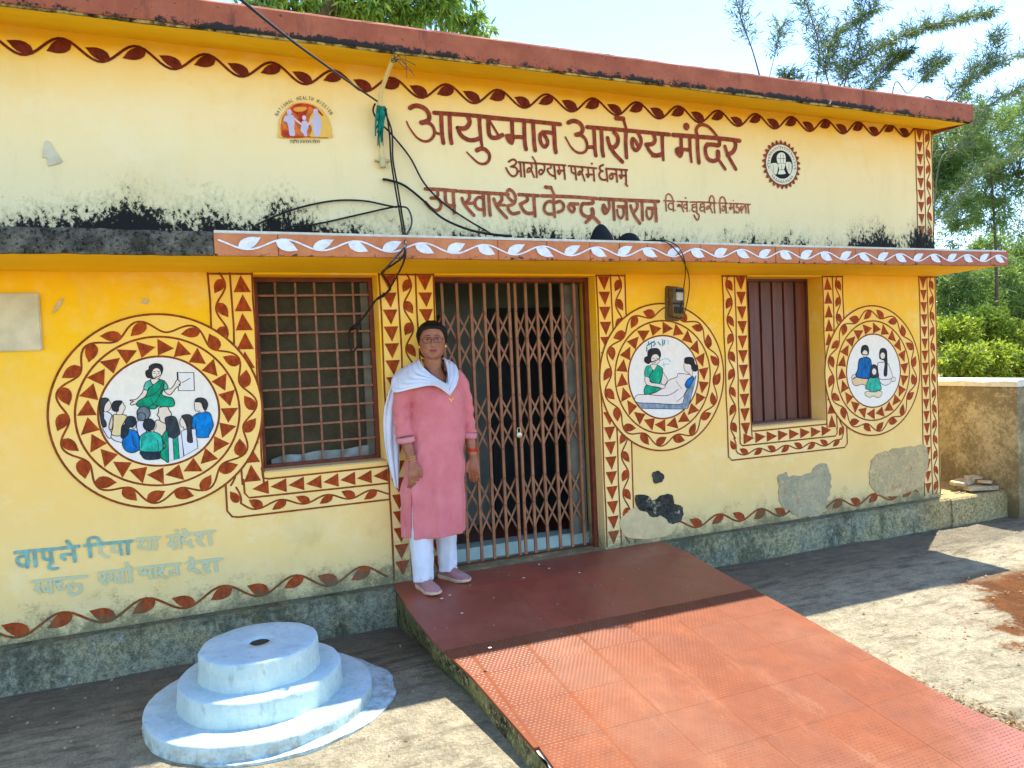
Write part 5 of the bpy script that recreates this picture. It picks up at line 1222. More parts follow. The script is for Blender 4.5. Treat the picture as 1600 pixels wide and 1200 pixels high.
bamboo('bamboo_clump', (12.2, 5.6, -.3), [
    ([*foot(Y(1475, 160, 5.6), Y(1520, 120, 5.6)), Y(1475, 160, 5.6), Y(1520, 120, 5.6), Y(1565, 98, 5.5), Y(1640, 70, 5.4)], .018, .4, 1.6),
    ([*foot(Y(1485, 165, 5.6), Y(1540, 95, 5.6)), Y(1485, 165, 5.6), Y(1540, 95, 5.6), Y(1560, 55, 5.6)], .012, .55, 1.0), ([*foot(Y(1420, 145, 5.6), Y(1450, 115, 5.6)), Y(1420, 145, 5.6), Y(1450, 115, 5.6), Y(1470, 95, 5.6)], .012, .6, 1.2),
    ([*foot(Y(1500, 230, 5.6), Y(1540, 170, 5.6)), Y(1500, 230, 5.6), Y(1540, 170, 5.6), Y(1590, 140, 5.6)], .014, .4, 1.7), ([*foot(Y(1480, 330, 5.6), Y(1530, 265, 5.6)), Y(1480, 330, 5.6), Y(1530, 265, 5.6), Y(1600, 240, 5.6)], .014, .2, 1.6)],
    'bamboo at the right edge bending over to the right', 'bamboo', leafL=.17, twig=.62, group='bamboos behind the roof')
# blob-shaped crowns from leaf clumps
def crown(name, base, blobs, mat, label, cat, leafL, leafW, n, trunk=None, droop=.3, group=None, branches=True):
    root = empty(name, base, label, cat, group); O = Vector(base); C = []; D = []; BR = MB(); vol = [b[3]**2 for b in blobs]; tot = sum(vol)
    for (x, y, z, r, fl), v_ in zip(blobs, vol):
        k = int(n*v_/tot); nc = max(6, k//38); cc = rng.normal(size=(nc, 3)); cc /= np.linalg.norm(cc, axis=1)[:, None]; cc *= (rng.uniform(.25, 1.25, nc)**.5)[:, None]*r; cc[:, 2] *= fl; cen = np.array([x, y, z])
        for q in cc:
            q = q+cen; m_ = max(1, k//nc); p = q+rng.normal(size=(m_, 3))*r*random.uniform(.08, .2); dd = rng.normal(size=(m_, 3))*.8+unit(q-cen)*.5; dd[:, 2] -= droop; dd /= np.linalg.norm(dd, axis=1)[:, None]; C.append(p-np.array(O)); D.append(dd)
            if branches and random.random() < .35: BR.tube([(x-O.x, y-O.y, z-r*.4*fl-O.z), tuple((q+cen)/2-np.array(O)+rng.normal(size=3)*.1*r), tuple(q-np.array(O))], [.014, .009, .003], 3, cap=False)
    C = np.concatenate(C); D = np.concatenate(D); k = len(C); leaves('foliage', C, D, leafL*rng.uniform(.6, 1.2, k), leafW*rng.uniform(.7, 1.3, k), mat, root)['kind'] = 'stuff'
    if BR.v: BR.build('branch', 'bark', root, kind='stuff', fix=False)
    for tp, r0 in (trunk or []): m = MB(); P3 = spline([Vector(p)-O for p in tp], 6); m.tube(P3, [r0*(1-.6*i/len(P3)) for i in range(len(P3))], 8); m.build('trunk', 'bark', root, smooth=True)
    return root
def at(u, v, y, r_px, fl=1.0):
    p = U(u, v, 1, y); return (p.x, y, p.z, r_px*(p-CAM).dot(FW)/FPX, fl)
def base(u, y): p = U(u, 600, 1, y); return (p.x, y, -.35)
b0 = base(520, 7)
crown('neem_tree', b0, [at(400, 8, 7, 34), at(460, -6, 7, 40), at(545, 0, 7.2, 42), at(600, 8, 7, 34), at(655, 0, 7, 44), at(700, 10, 6.8, 36), at(725, 34, 6.8, 22, .9), at(752, 36, 6.7, 18), at(640, 28, 7, 26), at(580, -45, 7, 60), at(700, -40, 7, 50), at(440, -60, 7, 60), at(500, 15, 7.3, 24)],
      'neem', 'tall drooping tree behind the roof at upper left', 'tree', .19, .019, 12500, trunk=[([b0, Y(500, 60, 7), Y(520, 10, 7), Y(545, -40, 7)], .22), ([Y(505, 50, 7), Y(412, 15, 7), Y(405, -30, 7)], .10), ([Y(520, 20, 7), Y(600, -5, 7), Y(660, -30, 7)], .06)], droop=.9)
# green wall of growth beyond the compound wall
crown('tree', base(1500, 9), [at(1480, 230, 9, 40), at(1475, 270, 9, 30), at(1495, 335, 9, 26), at(1550, 335, 9, 24), at(1510, 180, 9, 26), at(1490, 240, 9, 44), at(1480, 300, 9, 34), at(1540, 210, 9, 42), at(1590, 260, 9, 46), at(1540, 290, 9.5, 34), at(1610, 180, 9, 40)], 'dark', 'dark feathery tree filling the gap between roof and canopy ends', 'tree', .22, .011, 30000, trunk=[([base(1560, 9), Y(1556, 400, 9), Y(1548, 260, 9)], .05)], droop=.35)
crown('tree', base(1500, 10), [at(1510, 470, 10, 42), at(1480, 440, 10, 30), at(1560, 450, 10, 40), at(1600, 430, 10.5, 46), at(1545, 400, 11, 30), at(1500, 520, 10, 36), at(1600, 490, 10, 40)], 'dark', 'mid-green tree beyond the compound wall below the canopy end', 'tree', .22, .017, 26000, trunk=[([base(1570, 10), Y(1572, 520, 10), Y(1590, 440, 10)], .10)], droop=.3)
crown('tree', base(1500, 15), [at(1540, 350, 15, 40), at(1590, 340, 15, 40), at(1490, 375, 15, 30), at(1620, 390, 15, 60), at(1480, 420, 15, 40)], 'bamboo', 'pale thin tree far behind the others near the canopy tip', 'tree', .26, .02, 5200, droop=.3)
for i, (u, v, r, y, n_) in enumerate(((1490, 520, 30, 7.4, 3600), (1530, 505, 32, 7.8, 3800), (1575, 530, 34, 7.4, 4000), (1500, 560, 28, 6.8, 3600), (1550, 562, 30, 6.9, 4000), (1600, 560, 32, 7.0, 3800))):
    lab = ['bright yellow-green bush beside the building corner, upper one', 'bright bush behind the compound wall, second from the corner at the back', 'bright bush at the back near the right edge of the view', 'low bright bush right above the wall next to the building corner', 'low bright bush in the middle just over the compound wall', 'low bright bush over the wall at the right edge'][i]
    crown('bush', base(u, y), [at(u, v, y, r, .8), at(u-20, v+10, y, r*.6), at(u+22, v-8, y, r*.6), at(u+6, v+26, y, r*.7)], 'bush', lab, 'bush', .105, .021, int(n_*1.5), droop=.15, group='bright bushes beyond the compound wall')
# thicket further off closes the view
crown('thicket', base(1500, 26), [at(u, 520-10*(i % 3), 26+i % 4, 60, .9) for i, u in enumerate(range(1380, 1800, 38))]+[at(u, 440+14*(i % 2), 32, 52, .8) for i, u in enumerate(range(1400, 1800, 50))], 'dark', 'far thicket of trees closing the view at the right', 'thicket', .5, .05, 17000, droop=.2, branches=False)
# ------------------------------------------------------------------ the woman at the door
N = NT('skin'); a_ = N.noise(22, 5, .6); c_ = N.mix(N.rng(a_, .35, .7), S(146, 90, 62), S(166, 108, 78)); N.b.inputs['Subsurface Weight'].default_value = .08; N.b.inputs['Subsurface Radius'].default_value = (.02, .008, .004); N.bump(N.noise(260, 3, .6), .08, .001); N.out(c_, .5, .35); M['skin'] = N.m
def cloth(name, ca, cb, sc=700, rough=.9):
    N = NT(name); a_ = N.noise(7, 5, .6); wv = N.noise(sc, 2, .5); c_ = N.mix(N.rng(a_, .3, .7), ca, cb); c_ = N.mix(N.m_('MULTIPLY', N.rng(wv, .35, .65), .07), c_, S(255, 230, 230)); N.bump(N.m_('ADD', wv, N.m_('ADD', N.m_('MULTIPLY', N.noise(24, 5, .6), 1.5), N.m_('MULTIPLY', N.noise(11, 4, .55, N.scaled(1, 1, .22), .8), 9))), .55, .006)
    N.b.inputs['Sheen Weight'].default_value = .15; return N.out(c_, rough, .2)
M['kurta'] = cloth('pink_cotton', S(210, 106, 108), S(222, 124, 124)); M['cuff'] = cloth('pink_border', S(212, 126, 130), S(222, 142, 144)); M['wcloth'] = cloth('white_cotton', S(214, 220, 228), S(228, 232, 238)); M['trouser'] = cloth('white_trouser', S(208, 212, 220), S(222, 226, 232))
M['shoe'] = cloth('shoe_mesh', S(150, 98, 96), S(172, 118, 112), 420); M['sole'] = simple('shoe_sole', S(206, 178, 146), .6, .1, 30); M['hair'] = simple('black_hair', S(14, 12, 12), .6, .4, 60, .25, bump=.5)
M['gold'] = simple('gold_metal', S(226, 176, 90), .3, .1, 20, .6, .8); M['redth'] = simple('red_thread', S(200, 52, 30), .8, .2, 60); M['lip'] = simple('lip_skin', S(140, 66, 60), .5, .1, 30); M['eyew'] = simple('eye_white', S(206, 196, 186), .3, .05, 30); M['eyeb'] = simple('eye_dark', S(26, 18, 16), .3, .1, 30); M['specs'] = simple('spectacle_metal', S(34, 24, 22), .5, .1, 30, .4, .3)
PX, PY = -1.247, -.165
who = empty('person', (PX, PY, 0), 'woman in pink kurta and white dupatta standing by the gate', 'person')
def remesh(mb, name, mat, voxel, it=6, parent=who):
    o = mb.build(name+'_raw', mat); md = o.modifiers.new('r', 'REMESH'); md.mode = 'VOXEL'; md.voxel_size = voxel; md.use_smooth_shade = True
    m2 = o.modifiers.new('s', 'SMOOTH'); m2.factor = .5; m2.iterations = it
    dg = bpy.context.evaluated_depsgraph_get(); me = bpy.data.meshes.new_from_object(o.evaluated_get(dg)); me.name = name; bpy.data.objects.remove(o)
    if not me.materials: me.materials.append(M[mat])
    me.polygons.foreach_set('use_smooth', [True]*len(me.polygons)); p = bpy.data.objects.new(name, me); COL.objects.link(p); p.parent = parent; return p
def rings(mb, secs, n=40, fn=None):
    "secs: (cx, cy, z, rx, ry) closed loft with caps"
    G = []
    for s_ in secs:
        cx, cy, z, rx, ry = s_; r = []
        for i in range(n):
            q = 2*math.pi*i/n; k = fn(q, z) if fn else 0; r.append((cx+(rx+k)*math.sin(q), cy-(ry+k)*math.cos(q), z))
        G.append(r)
    mb.grid(G, closev=True); mb.face(G[0]); mb.face(G[-1][::-1])
def dense(secs, k=5):
    V = [Vector(s_[:3]) for s_ in secs]; out = []
    A = spline([Vector((s_[0], s_[1], s_[2])) for s_ in secs], k); Bq = spline([Vector((s_[3], s_[4], 0)) for s_ in secs], k)
    return [(a.x, a.y, a.z, b.x, b.y) for a, b in zip(A, Bq)]
# head surface
HC = Vector((-.006, -.018, 1.393)); HH = .222; HY = rad(-15)
def smooth_(xs_, ys_):
    g = np.linspace(0, 1, 401); v = np.interp(g, xs_, ys_); k_ = np.hanning(41); k_ /= k_.sum(); p_ = np.concatenate([v[0]-(v[1:21][::-1]-v[0]), v, v[-1]-(v[-21:-1][::-1]-v[-1])]); return g, np.convolve(p_, k_, 'valid')
tk = [0, .06, .15, .25, .4, .55, .7, .85, .94, 1]
wk = [.030, .053, .067, .075, .080, .081, .079, .068, .046, .004]; fk = [.076, .085, .088, .087, .087, .088, .090, .080, .054, .004]; bk = [.010, .026, .040, .060, .082, .094, .098, .084, .058, .004]
gw, ww = smooth_(tk, wk); gf, ff = smooth_(tk, fk); gb, bb = smooth_(tk, bk)
def hs(az, t, off=0.0, feat=True):
    w_ = max(.001, np.interp(t, gw, ww)+off); f = max(.001, np.interp(t, gf, ff)+off); b_ = max(.001, np.interp(t, gb, bb)+off); s_, c_ = math.sin(az), math.cos(az); e = .95
    x = w_*math.copysign(abs(s_)**e, s_); y = -(f if c_ > 0 else b_)*math.copysign(abs(c_)**e, c_)
    if feat and c_ > 0:
        g = lambda v, m_, s1: math.exp(-((v-m_)/s1)**2)
        y -= .021*g(x, 0, .0095)*(g(t, .36, .055) if t < .36 else g(t, .36, .14)) + .006*g(abs(x), .012, .007)*g(t, .345, .03)
        y += .0085*g(abs(x), .030, .014)*g(t, .52, .045); y -= .0035*g(abs(x), .032, .02)*g(t, .61, .03)
        y -= .0065*g(x, 0, .021)*(g(t, .245, .018)+.95*g(t, .200, .018)); y += .003*g(x, 0, .018)*g(t, .222, .007); y += .004*g(x, 0, .02)*g(t, .15, .03)
        y -= .0045*g(abs(x), .044, .018)*g(t, .36, .08); y -= .005*g(x, 0, .016)*g(t, .05, .05)
    v = Vector((x, y, t*HH+(off*.8 if t > .9 and off > 0 else 0)*(t-.9)*10)); v = Matrix.Rotation(HY, 3, 'Z') @ v; return HC+v
body = MB(); G = []
for j in range(49):
    t = j/48; G.append([hs(-math.pi+2*math.pi*i/72, t) for i in range(72)])
body.grid(G, closev=True); body.face(G[0]); body.face(G[-1][::-1])
for sg in (-1, 1):   # ears
    c0 = HC+Matrix.Rotation(HY, 3, 'Z') @ Vector((sg*.079, .010, HH*.46)); G = [[c0+Matrix.Rotation(HY, 3, 'Z') @ Vector((sg*(.006*math.sin(b_)*abs(math.cos(a_))+.004*math.sin(b_)), .013*math.sin(b_)*math.cos(a_), .026*math.cos(b_))) for a_ in [2*math.pi*i/12 for i in range(12)]] for b_ in [math.pi*(j+.03)/8.06 for j in range(9)]]
    body.grid(G, closev=True); body.face(G[0]); body.face(G[-1][::-1])
rings(body, dense([(0, .0, .62, .125, .085), (0, .0, .85, .115, .085), (.01, .0, 1.08, .125, .085), (.0, .0, 1.22, .13, .08), (-.005, .008, 1.285, .085, .065), (-.005, .004, 1.325, .056, .055), (-.006, -.005, 1.37, .052, .052), (-.006, -.010, 1.43, .051, .052)]))
def limb(mb, pts, n=16):
    P3 = spline([Vector(p[:3]) for p in pts], 5); R3 = spline([Vector((p[3], 0, 0)) for p in pts], 5); mb.tube(P3, [max(.002, r.x) for r in R3], n)
limb(body, [(-.10, .01, 1.27, .05), (-.172, .012, 1.245, .052), (-.195, .02, 1.13, .047), (-.200, .022, 1.01, .041), (-.198, -.026, .90, .036), (-.188, -.080, .81, .0265), (-.185, -.092, .785, .0255)])
limb(body, [(.10, .01, 1.28, .05), (.160, .012, 1.255, .052), (.192, .02, 1.14, .046), (.208, .022, 1.01, .040), (.216, .004, .90, .035), (.222, -.016, .80, .0255), (.223, -.020, .775, .025)])
def hand(mb, W, sg, curl, yaw):
    "W wrist; the back of the hand to the front, thumb towards sg"
    R = Matrix.Rotation(yaw, 3, 'Z')
    def T_(x, y, z): return W+R @ Vector((x, y, z))
    secs = [(0, 0, .01, .024, .019), (0, -.001, -.015, .026, .018), (sg*.002, -.003, -.045, .036, .0165), (sg*.001, -.004, -.075, .0385, .0150), (0, -.002, -.092, .037, .0125)]
    G = []
    for s_ in dense(secs, 4): G.append([T_(s_[0]+s_[3]*math.sin(q), s_[1]-s_[4]*math.cos(q), s_[2]) for q in [2*math.pi*i/20 for i in range(20)]])
    mb.grid(G, closev=True); mb.face(G[0]); mb.face(G[-1][::-1])
    for i, (ox, ln) in enumerate(((-.0285, .058), (-.0095, .068), (.0095, .074), (.0285, .066))):
        ox *= sg; l = ln; p = [T_(ox*.9, -.002, -.080), T_(ox, -.004, -.096), T_(ox*1.02, -.001+.004*curl, -.096-l*.38), T_(ox*1.0, .010*curl+.001, -.096-l*.68), T_(ox*.98, .026*curl, -.096-l*.92), T_(ox*.97, .033*curl, -.096-l)]
        mb.tube(spline(p, 3), np.interp(np.linspace(0, 1, 16), [0, .3, .7, 1], [.0086, .0082, .0076, .0058]).tolist()[:len(spline(p, 3))], 10)
    p = [T_(sg*.018, -.002, -.020), T_(sg*.034, -.010, -.040), T_(sg*.043, -.016, -.062), T_(sg*.044, -.018, -.084), T_(sg*.040, -.016, -.098)]; q = spline(p, 3); mb.tube(q, np.interp(np.linspace(0, 1, len(q)), [0, .4, .8, 1], [.0125, .0105, .009, .0062]).tolist(), 10)
hand(body, Vector((-.184, -.097, .785)), 1, 1.0, rad(8)); hand(body, Vector((.224, -.022, .772)), -1, 1.15, rad(-28))
fl, fr = Vector((-.140, -.045, 0)), Vector((.056, .085, 0))
limb(body, [(-.075, .0, .70, .085), (-.11, -.01, .45, .055), (-.138, -.03, .25, .046), (-.140, -.04, .08, .033), (-.140, -.045, .045, .034)]); limb(body, [(.06, .01, .70, .085), (.055, .03, .45, .055), (.055, .06, .25, .046), (.056, .08, .08, .033), (.056, .085, .045, .034)])
remesh(body, 'body', 'skin', .0036, 4)
# hair
RZ0 = Matrix.Rotation(HY, 3, 'Z')
G = []; m = MB(); cols = 96; rows_ = 40
def hairline(az):
    a1 = abs(az); return float(np.interp(a1, [0, .35, .75, 1.05, 1.35, 1.8, 2.4, 3.15], [.80, .795, .755, .60, .40, .24, .12, .10]))
for j in range(rows_+1):
    r = []
    for i in range(cols):
        az = -math.pi+2*math.pi*i/cols; t0 = hairline(az); t = t0+(1-t0)*(j/rows_)**.8; edge = min(1, (j/rows_)*2.6); part_ = math.exp(-(az/.10)**2)*(.0035 if abs(az) < 1 else 0)
        off = -.002+.017*edge**.7-part_*edge+.0015*math.sin(az*26+t*9)*edge; r.append(hs(az, min(t, .999), off, False))
    G.append(r)
m.grid(G, closev=True); m.face(G[-1]); bc = HC+Matrix.Rotation(HY, 3, 'Z') @ Vector((.0, .078, .050)); Gb = [[bc+RZ0 @ Vector((.076*math.sin(b_)*math.cos(a_)*(1+.05*math.sin(6*b_+a_)), .042*math.sin(b_)*math.sin(a_), .066*math.cos(b_))) for a_ in [2*math.pi*i/20 for i in range(20)]] for b_ in [math.pi*(j+.03)/12.06 for j in range(13)]]; m.grid(Gb, closev=True)
m.build('hair', 'hair', who, smooth=True)
RZ = Matrix.Rotation(HY, 3, 'Z')
def hp(x, t, out=0.0):
    az = math.copysign(math.asin(min(1, (abs(x)/np.interp(t, gw, ww))**(1/.95))), x); v = hs(az, t); return v+RZ @ Vector((0, -out, 0))
eyes = MB()
for sg in (-1, 1):
    cpt = hp(sg*.030, .515); m = MB(); 
    A = [hp(sg*.030+.0145*math.cos(q), .515+.0135*math.sin(q)*(1 if math.sin(q) > 0 else .8), .0014) for q in [2*math.pi*i/16 for i in range(16)]]; eyes.face(A)
eyes.build('eye_whites', 'eyew', who); m = MB()
for sg in (-1, 1):
    m.face([hp(sg*.030+.0062*math.cos(q), .513+.0135*math.sin(q), .0052) for q in [2*math.pi*i/14 for i in range(14)]])
    m.tube([hp(sg*.030+x, .515+.0165-75*x*x, .0040) for x in np.linspace(-.0165, .0165, 9)], .0011, 5)
m.build('irises', 'eyeb', who); m = MB()
for sg in (-1, 1): m.tube([hp(sg*(.012+.036*k/8), .610+.028*math.sin(math.pi*(k+1.5)/10)*.8, .0006) for k in range(9)], [.0014, .002, .0022, .0022, .002, .0018, .0014, .001, .0006], 5)
m.build('eyebrows', 'hair', who); m = MB(); G = []
for k in range(13): x = -.0245+.049*k/12; hgt = math.sin(math.pi*k/12)**.7; G.append([hp(x, .222+d_*hgt, .0006+.0014*hgt*(1-abs(d_)*14)) for d_ in (-.040, -.02, -.004, .004, .02, .034)])
m.grid(G); m.build('lips', 'lip', who, smooth=True); m = MB()
m.tube([hp(x, .222, .0034) for x in np.linspace(-.021, .021, 9)], .0008, 4); m.build('mouth_line', 'eyeb', who)
sp = MB()
for sg in (-1, 1):
    c0 = HC+RZ @ Vector((sg*.033, -.098, HH*.50)); q_ = []
    for i in range(24): a_ = 2*math.pi*i/24; q_.append(c0+RZ @ Vector((.0255*math.copysign(abs(math.cos(a_))**.55, math.cos(a_)), .004*abs(math.cos(a_)), .0165*math.copysign(abs(math.sin(a_))**.6, math.sin(a_)))))
    sp.tube(q_+[q_[0]], .0015, 6, cap=False); sp.tube([c0+RZ @ Vector((sg*.026, .002, .006)), c0+RZ @ Vector((sg*.047, .05, .006)), c0+RZ @ Vector((sg*.047, .105, .0))], .0011, 6)
sp.tube([HC+RZ @ Vector((x, -.100-.003*math.cos(x*150), HH*.50+.006)) for x in (-.009, 0, .009)], .0011, 6); sp.build('spectacles', 'specs', who, smooth=True)
# kurta: body and sleeves as one cloth
def folds(q, z):
    lo = max(0, min(1, (1.0-z)/.7)); k = .012*lo*math.sin(q*8+2*math.sin(z*3))+.006*lo*math.sin(q*15+z*4)+.004*mnoise.noise(Vector((math.sin(q)*3, math.cos(q)*3, z*5)))
    k += .004*mnoise.noise(Vector((math.sin(q)*6, math.cos(q)*6, z*11)))
    k += .0075*math.exp(-((z-.80)/.28)**2)*math.sin(z*31+q*3.0+1.5*math.sin(q*2))*abs(math.sin(q))**.8
    qq = (q+math.pi) % (2*math.pi)-math.pi
    if z < .60:
        ctr = -.98; hwid = .035+.19*(.60-z); d_ = abs(qq-ctr)
        if d_ < hwid: k -= .075*min(1, (hwid-d_)/.03)*min(1, (.60-z)/.03)
    return k
K = MB(); rings(K, dense([(-.045, -.005, .318, .192, .135), (-.042, -.005, .42, .194, .138), (-.036, .0, .58, .194, .138), (-.020, .0, .72, .188, .132), (.000, .0, .84, .170, .120), (.012, .0, .96, .165, .115), (.020, -.004, 1.07, .163, .118), (.012, -.004, 1.17, .163, .112), (.0, .002, 1.245, .160, .092), (-.004, .008, 1.29, .120, .074), (-.005, .008, 1.325, .070, .058)], 8), 160, folds)
def sleeve(mb, pts, seed):
    P3 = spline([Vector(p[:3]) for p in pts], 8); R3 = spline([Vector((p[3], 0, 0)) for p in pts], 8); G = []; n = 32; prev = None
    for k, p in enumerate(P3):
        t = (P3[min(k+1, len(P3)-1)]-P3[max(k-1, 0)]).normalized(); a_ = Vector((1, 0, 0)); u_ = (a_-t*a_.dot(t)).normalized(); w_ = t.cross(u_); r = R3[k].x; f_ = k/len(P3)
        G.append([p+(u_*math.cos(q)+w_*math.sin(q))*(r+.0055*mnoise.noise(Vector((math.cos(q)*1.5, math.sin(q)*1.5, f_*11+seed)))*(.4+f_)+.0052*math.sin(f_*40+2.6*math.cos(q)+seed)*(f_+.15)) for q in [2*math.pi*i/n for i in range(n)]])
    mb.grid(G, closev=True); mb.face(G[0]); mb.face(G[-1][::-1])
sleeve(K, [(-.09, .01, 1.27, .060), (-.165, .012, 1.245, .063), (-.200, .020, 1.13, .060), (-.205, .014, 1.02, .057), (-.202, -.014, .925, .056)], 1); sleeve(K, [(.09, .01, 1.275, .060), (.150, .012, 1.255, .061), (.190, .020, 1.14, .054), (.206, .022, 1.02, .049), (.213, .010, .915, .046)], 5)
kt = remesh(K, 'kurta', 'kurta', .0048, 2)
bm_ = bmesh.new(); bm_.from_mesh(kt.data)
kill = [f for f in bm_.faces if (lambda c: c.z > 1.205+1.25*abs(c.x-.028) and c.y < .02 and abs(c.x) < .075)(f.calc_center_median()) or f.calc_center_median().z > 1.318]
bmesh.ops.delete(bm_, geom=kill, context='FACES'); bm_.to_mesh(kt.data); bm_.free()
for (cx, cy, cz, r_, tl) in ((-.201, -.018, .912, .0585, -6), (.2135, .008, .902, .048, 6)):
    m = MB(); n = 40; R_ = Matrix.Rotation(rad(tl), 3, 'Y'); G = []
    for rr, z in ((r_-.005, .018), (r_, .018), (r_+.0015, .0), (r_+.001, -.016), (r_-.006, -.016), (r_-.009, .0)): G.append([Vector((cx, cy, cz))+R_ @ Vector((rr*math.cos(q)*(1+.02*math.sin(3*q)), rr*math.sin(q), z)) for q in [2*math.pi*i/n for i in range(n)]])
    m.grid(G, closev=True, closeu=True); m.build('sleeve_cuff', 'cuff', who, smooth=True)
# trousers
for sx, pts in ((0, [(-.075, .0, .75, .095), (-.115, -.02, .50, .088), (-.138, -.040, .30, .072), (-.142, -.048, .16, .066), (-.142, -.048, .055, .060)]), (1, [(.06, .01, .75, .095), (.056, .03, .50, .080), (.054, .065, .30, .066), (.055, .082, .16, .062), (.056, .084, .055, .056)])):
    P3 = spline([Vector(p[:3]) for p in pts], 10); R3 = spline([Vector((p[3], 0, 0)) for p in pts], 10); G = []; n = 48
    for k, p in enumerate(P3):
        f_ = k/len(P3); r = R3[k].x; G.append([p+Vector((math.cos(q), math.sin(q), 0))*(r+.004*math.sin(q*5+f_*3)*f_+.006*mnoise.noise(Vector((math.cos(q)*1.4, math.sin(q)*1.4, f_*13+sx*5)))*f_) for q in [2*math.pi*i/n for i in range(n)]])
    G.append([G[-1][i]*.86+P3[-1]*.14+Vector((0, 0, .012)) for i in range(n)]); m = MB(); m.grid(G, closev=True); m.face(G[-1]); m.build('trouser_leg', 'trouser', who, smooth=True)
# shoes
def shoe(c, yaw):
    R_ = Matrix.Rotation(yaw, 3, 'Z'); T_ = lambda x, y, z: c+R_ @ Vector((x, y, z)); S_ = np.linspace(0, 1, 22); ln = .262
    wd = np.interp(S_, [0, .05, .15, .35, .55, .75, .9, .97, 1], [.006, .026, .034, .033, .041, .048, .040, .022, .004]); ht = np.interp(S_, [0, .05, .15, .3, .42, .6, .8, .93, 1], [.035, .072, .088, .092, .086, .064, .050, .036, .014]); rise = np.interp(S_, [0, .1, .7, 1], [.004, 0, 0, .012])
    so = MB(); up = MB(); GS = []; GU = []
    for s_, w_, h, ri in zip(S_, wd, ht, rise):
        y = .075-s_*ln; st = .024+ri*.4-.006*s_; w1 = w_+.0035
        GS.append([T_(x, y, z) for x, z in ((-w1*.9, ri), (-w1, ri+.008), (-w1*1.01, st), (-w1*.92, st+.003), (w1*.92, st+.003), (w1*1.01, st), (w1, ri+.008), (w1*.9, ri))])
        r = []
        for k in range(15): q = math.pi*k/14; x = -w_*math.copysign(abs(math.cos(q))**.7, math.cos(q)); z = st-.002+max(.004, h-st)*math.sin(q)**.75; r.append(T_(x*(1-.22*math.sin(q) if s_ < .5 else 1), y, z+.0015*mnoise.noise(Vector((x*60, y*60, z*60)))))
        GU.append(r)
    so.grid(GS, closev=True); so.face(GS[0]); so.face(GS[-1][::-1]); so_ = so.build('sole', 'sole', None, smooth=False); up.grid(GU); up.face(GU[0]); up.face(GU[-1][::-1])
    u_ = up.build('shoe', 'shoe', who, smooth=True); so_.parent = u_
    la = MB()
    for k in range(5): y = .075-ln*(.44+.065*k); h = float(np.interp(.44+.065*k, S_, ht)); la.tube([T_(-.020, y, h-.006), T_(0, y-.004, h+.0025), T_(.020, y+.004, h-.006)], .0022, 5)
    la.tube([T_(0, .075-ln*.46, .082), T_(.018, .075-ln*.50, .090), T_(.022, .075-ln*.56, .074)], .0018, 5); la.build('lace', 'shoe', u_)
shoe(fl, rad(10)); shoe(fr, rad(28))
# dupatta
def drape(rowsA, rowsB, name, nu=26, nv=11, fold=.006, nf=4.5, seed=0, thick=.0035, puff=.012):
    A = spline([Vector(p) for p in rowsA], nu//(len(rowsA)-1)); Bq = spline([Vector(p) for p in rowsB], nu//(len(rowsB)-1)); n = min(len(A), len(Bq)); G = []
    for i in range(n):
        a_, b_ = A[i], Bq[i]; r = []
        for j in range(nv+1):
            f_ = j/nv; p = a_.lerp(b_, f_); k = math.sin(math.pi*f_); d_ = fold*math.sin(nf*math.pi*2*f_+i*.09+seed)*min(1, k*2.2)+fold*.6*mnoise.noise(Vector((i*.12, f_*4, seed))); p = p+Vector((0, -1, .35)).normalized()*(d_+puff*k); r.append(p)
        G.append(r)
    m = MB(); m.grid(G); o = m.build(name, 'wcloth', who, smooth=True); so = o.modifiers.new('t', 'SOLIDIFY'); so.thickness = thick; return o
drape([(-.062, .085, 1.395), (-.078, .02, 1.385), (-.076, -.045, 1.345), (-.040, -.088, 1.300), (.004, -.112, 1.262), (.038, -.120, 1.240)],
      [(-.215, .085, 1.32), (-.262, .02, 1.27), (-.268, -.055, 1.205), (-.170, -.118, 1.222), (-.045, -.148, 1.232), (.050, -.150, 1.168)], 'dupatta', 44, 44, .0065, 5.2, 1, puff=.022)
drape([(.062, .075, 1.40), (.070, .01, 1.392), (.066, -.055, 1.345), (.052, -.100, 1.285), (.038, -.122, 1.236)], [(.125, .08, 1.365), (.142, .0, 1.352), (.134, -.078, 1.300), (.108, -.118, 1.235), (.052, -.146, 1.168)], 'dupatta', 40, 30, .0075, 3.2, 4, puff=.010)
drape([(-.245, .060, 1.265), (-.302, .066, 1.10), (-.312, .066, .92), (-.292, .066, .76), (-.262, .066, .625)], [(-.195, .085, 1.275), (-.205, .085, 1.10), (-.215, .085, .92), (-.222, .080, .76), (-.236, .075, .60)], 'dupatta', 40, 20, .007, 2.2, 7, puff=.006)
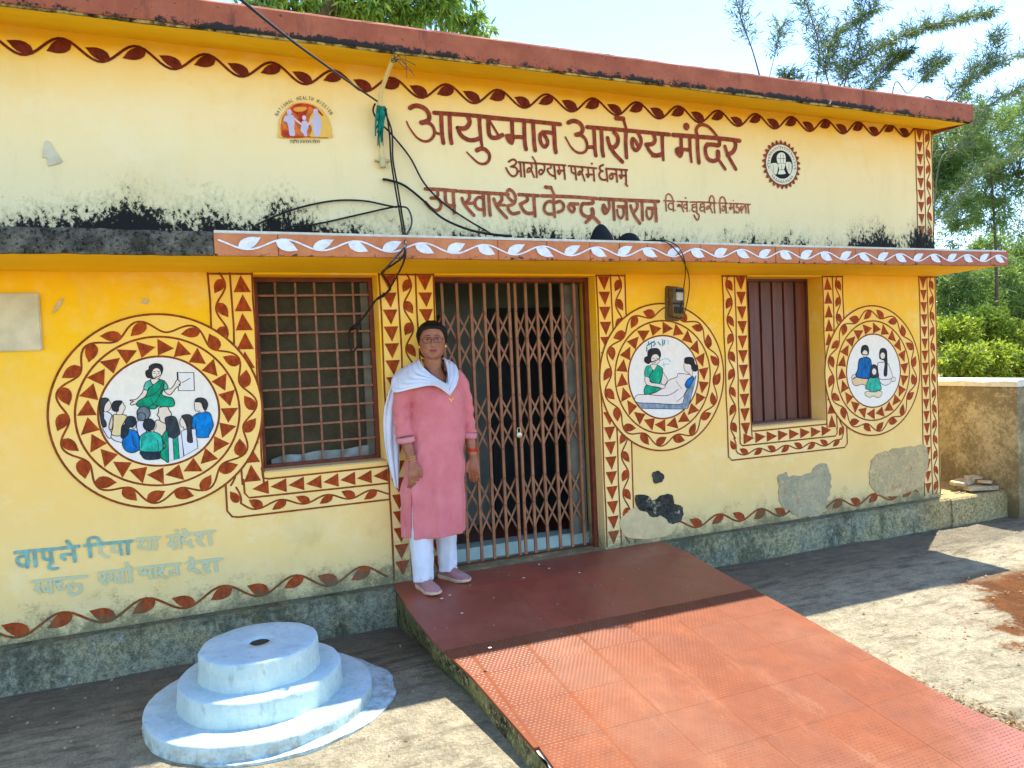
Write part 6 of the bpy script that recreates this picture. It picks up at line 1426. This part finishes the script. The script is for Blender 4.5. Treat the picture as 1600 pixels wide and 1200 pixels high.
# jewellery
def ringt(c, r_, th, tilt, mat, name, par=who, ry=None, rz=0):
    m = MB(); R_ = Matrix.Rotation(rz, 3, 'Z') @ Matrix.Rotation(tilt, 3, 'Y'); q_ = [Vector(c)+R_ @ Vector((r_*math.cos(a_), (ry or r_)*math.sin(a_), 0)) for a_ in [2*math.pi*i/28 for i in range(28)]]; m.tube(q_+[q_[0]], th, 8, cap=False); return m.build(name, mat, par, smooth=True)
for dz in (0, .013): ringt((-.187, -.084+dz*-.4, .806+dz), .031, .0022, rad(-16+dz*200), 'gold', 'bangle', ry=.029)
for dz in (0, .009): ringt((.223, -.019, .792+dz), .030, .0022, rad(6), 'gold', 'bangle', ry=.028)
m = MB()
for k in range(5): q_ = [Vector((.222, -.018, .806+.004*k))+Vector((.0295*math.cos(a_), .028*math.sin(a_), .002*math.sin(3*a_+k))) for a_ in [2*math.pi*i/20 for i in range(20)]]; m.tube(q_+[q_[0]], .0022, 5, cap=False)
m.tube([(.245, -.03, .806), (.262, -.04, .80), (.268, -.04, .788)], .0018, 5); m.build('wrist_thread', 'redth', who)
for (x, y, z) in ((-.192, -.100, .672), (-.174, -.102, .668)): ringt((x, y, z), .0092, .002, 0, 'gold', 'finger_ring')
ringt((.238, -.030, .645), .0088, .002, 0, 'gold', 'finger_ring')
m = MB(); m.tube(spline([(-.060, -.040, 1.345), (-.035, -.075, 1.300), (.0, -.100, 1.262), (.034, -.118, 1.235), (.048, -.12, 1.26), (.056, -.085, 1.32), (.05, -.04, 1.36)], 6), .0022, 6); m.build('necklace_cord', 'black', who)
m = MB(); 
for (x, z) in ((.040, 1.152), (.050, 1.146), (.062, 1.150), (.052, 1.138)): m.tube([(x, -.156, z), (x+.006, -.160, z-.004)], .005, 6)
m.build('pendant', 'gold', who)
for sg in (-1, 1): p = HC+RZ @ Vector((sg*.080, -.006, HH*.33)); m = MB(); m.tube([p+Vector((0, 0, .006)), p-Vector((0, 0, .006))], .004, 8); m.build('earring', 'gold', who)
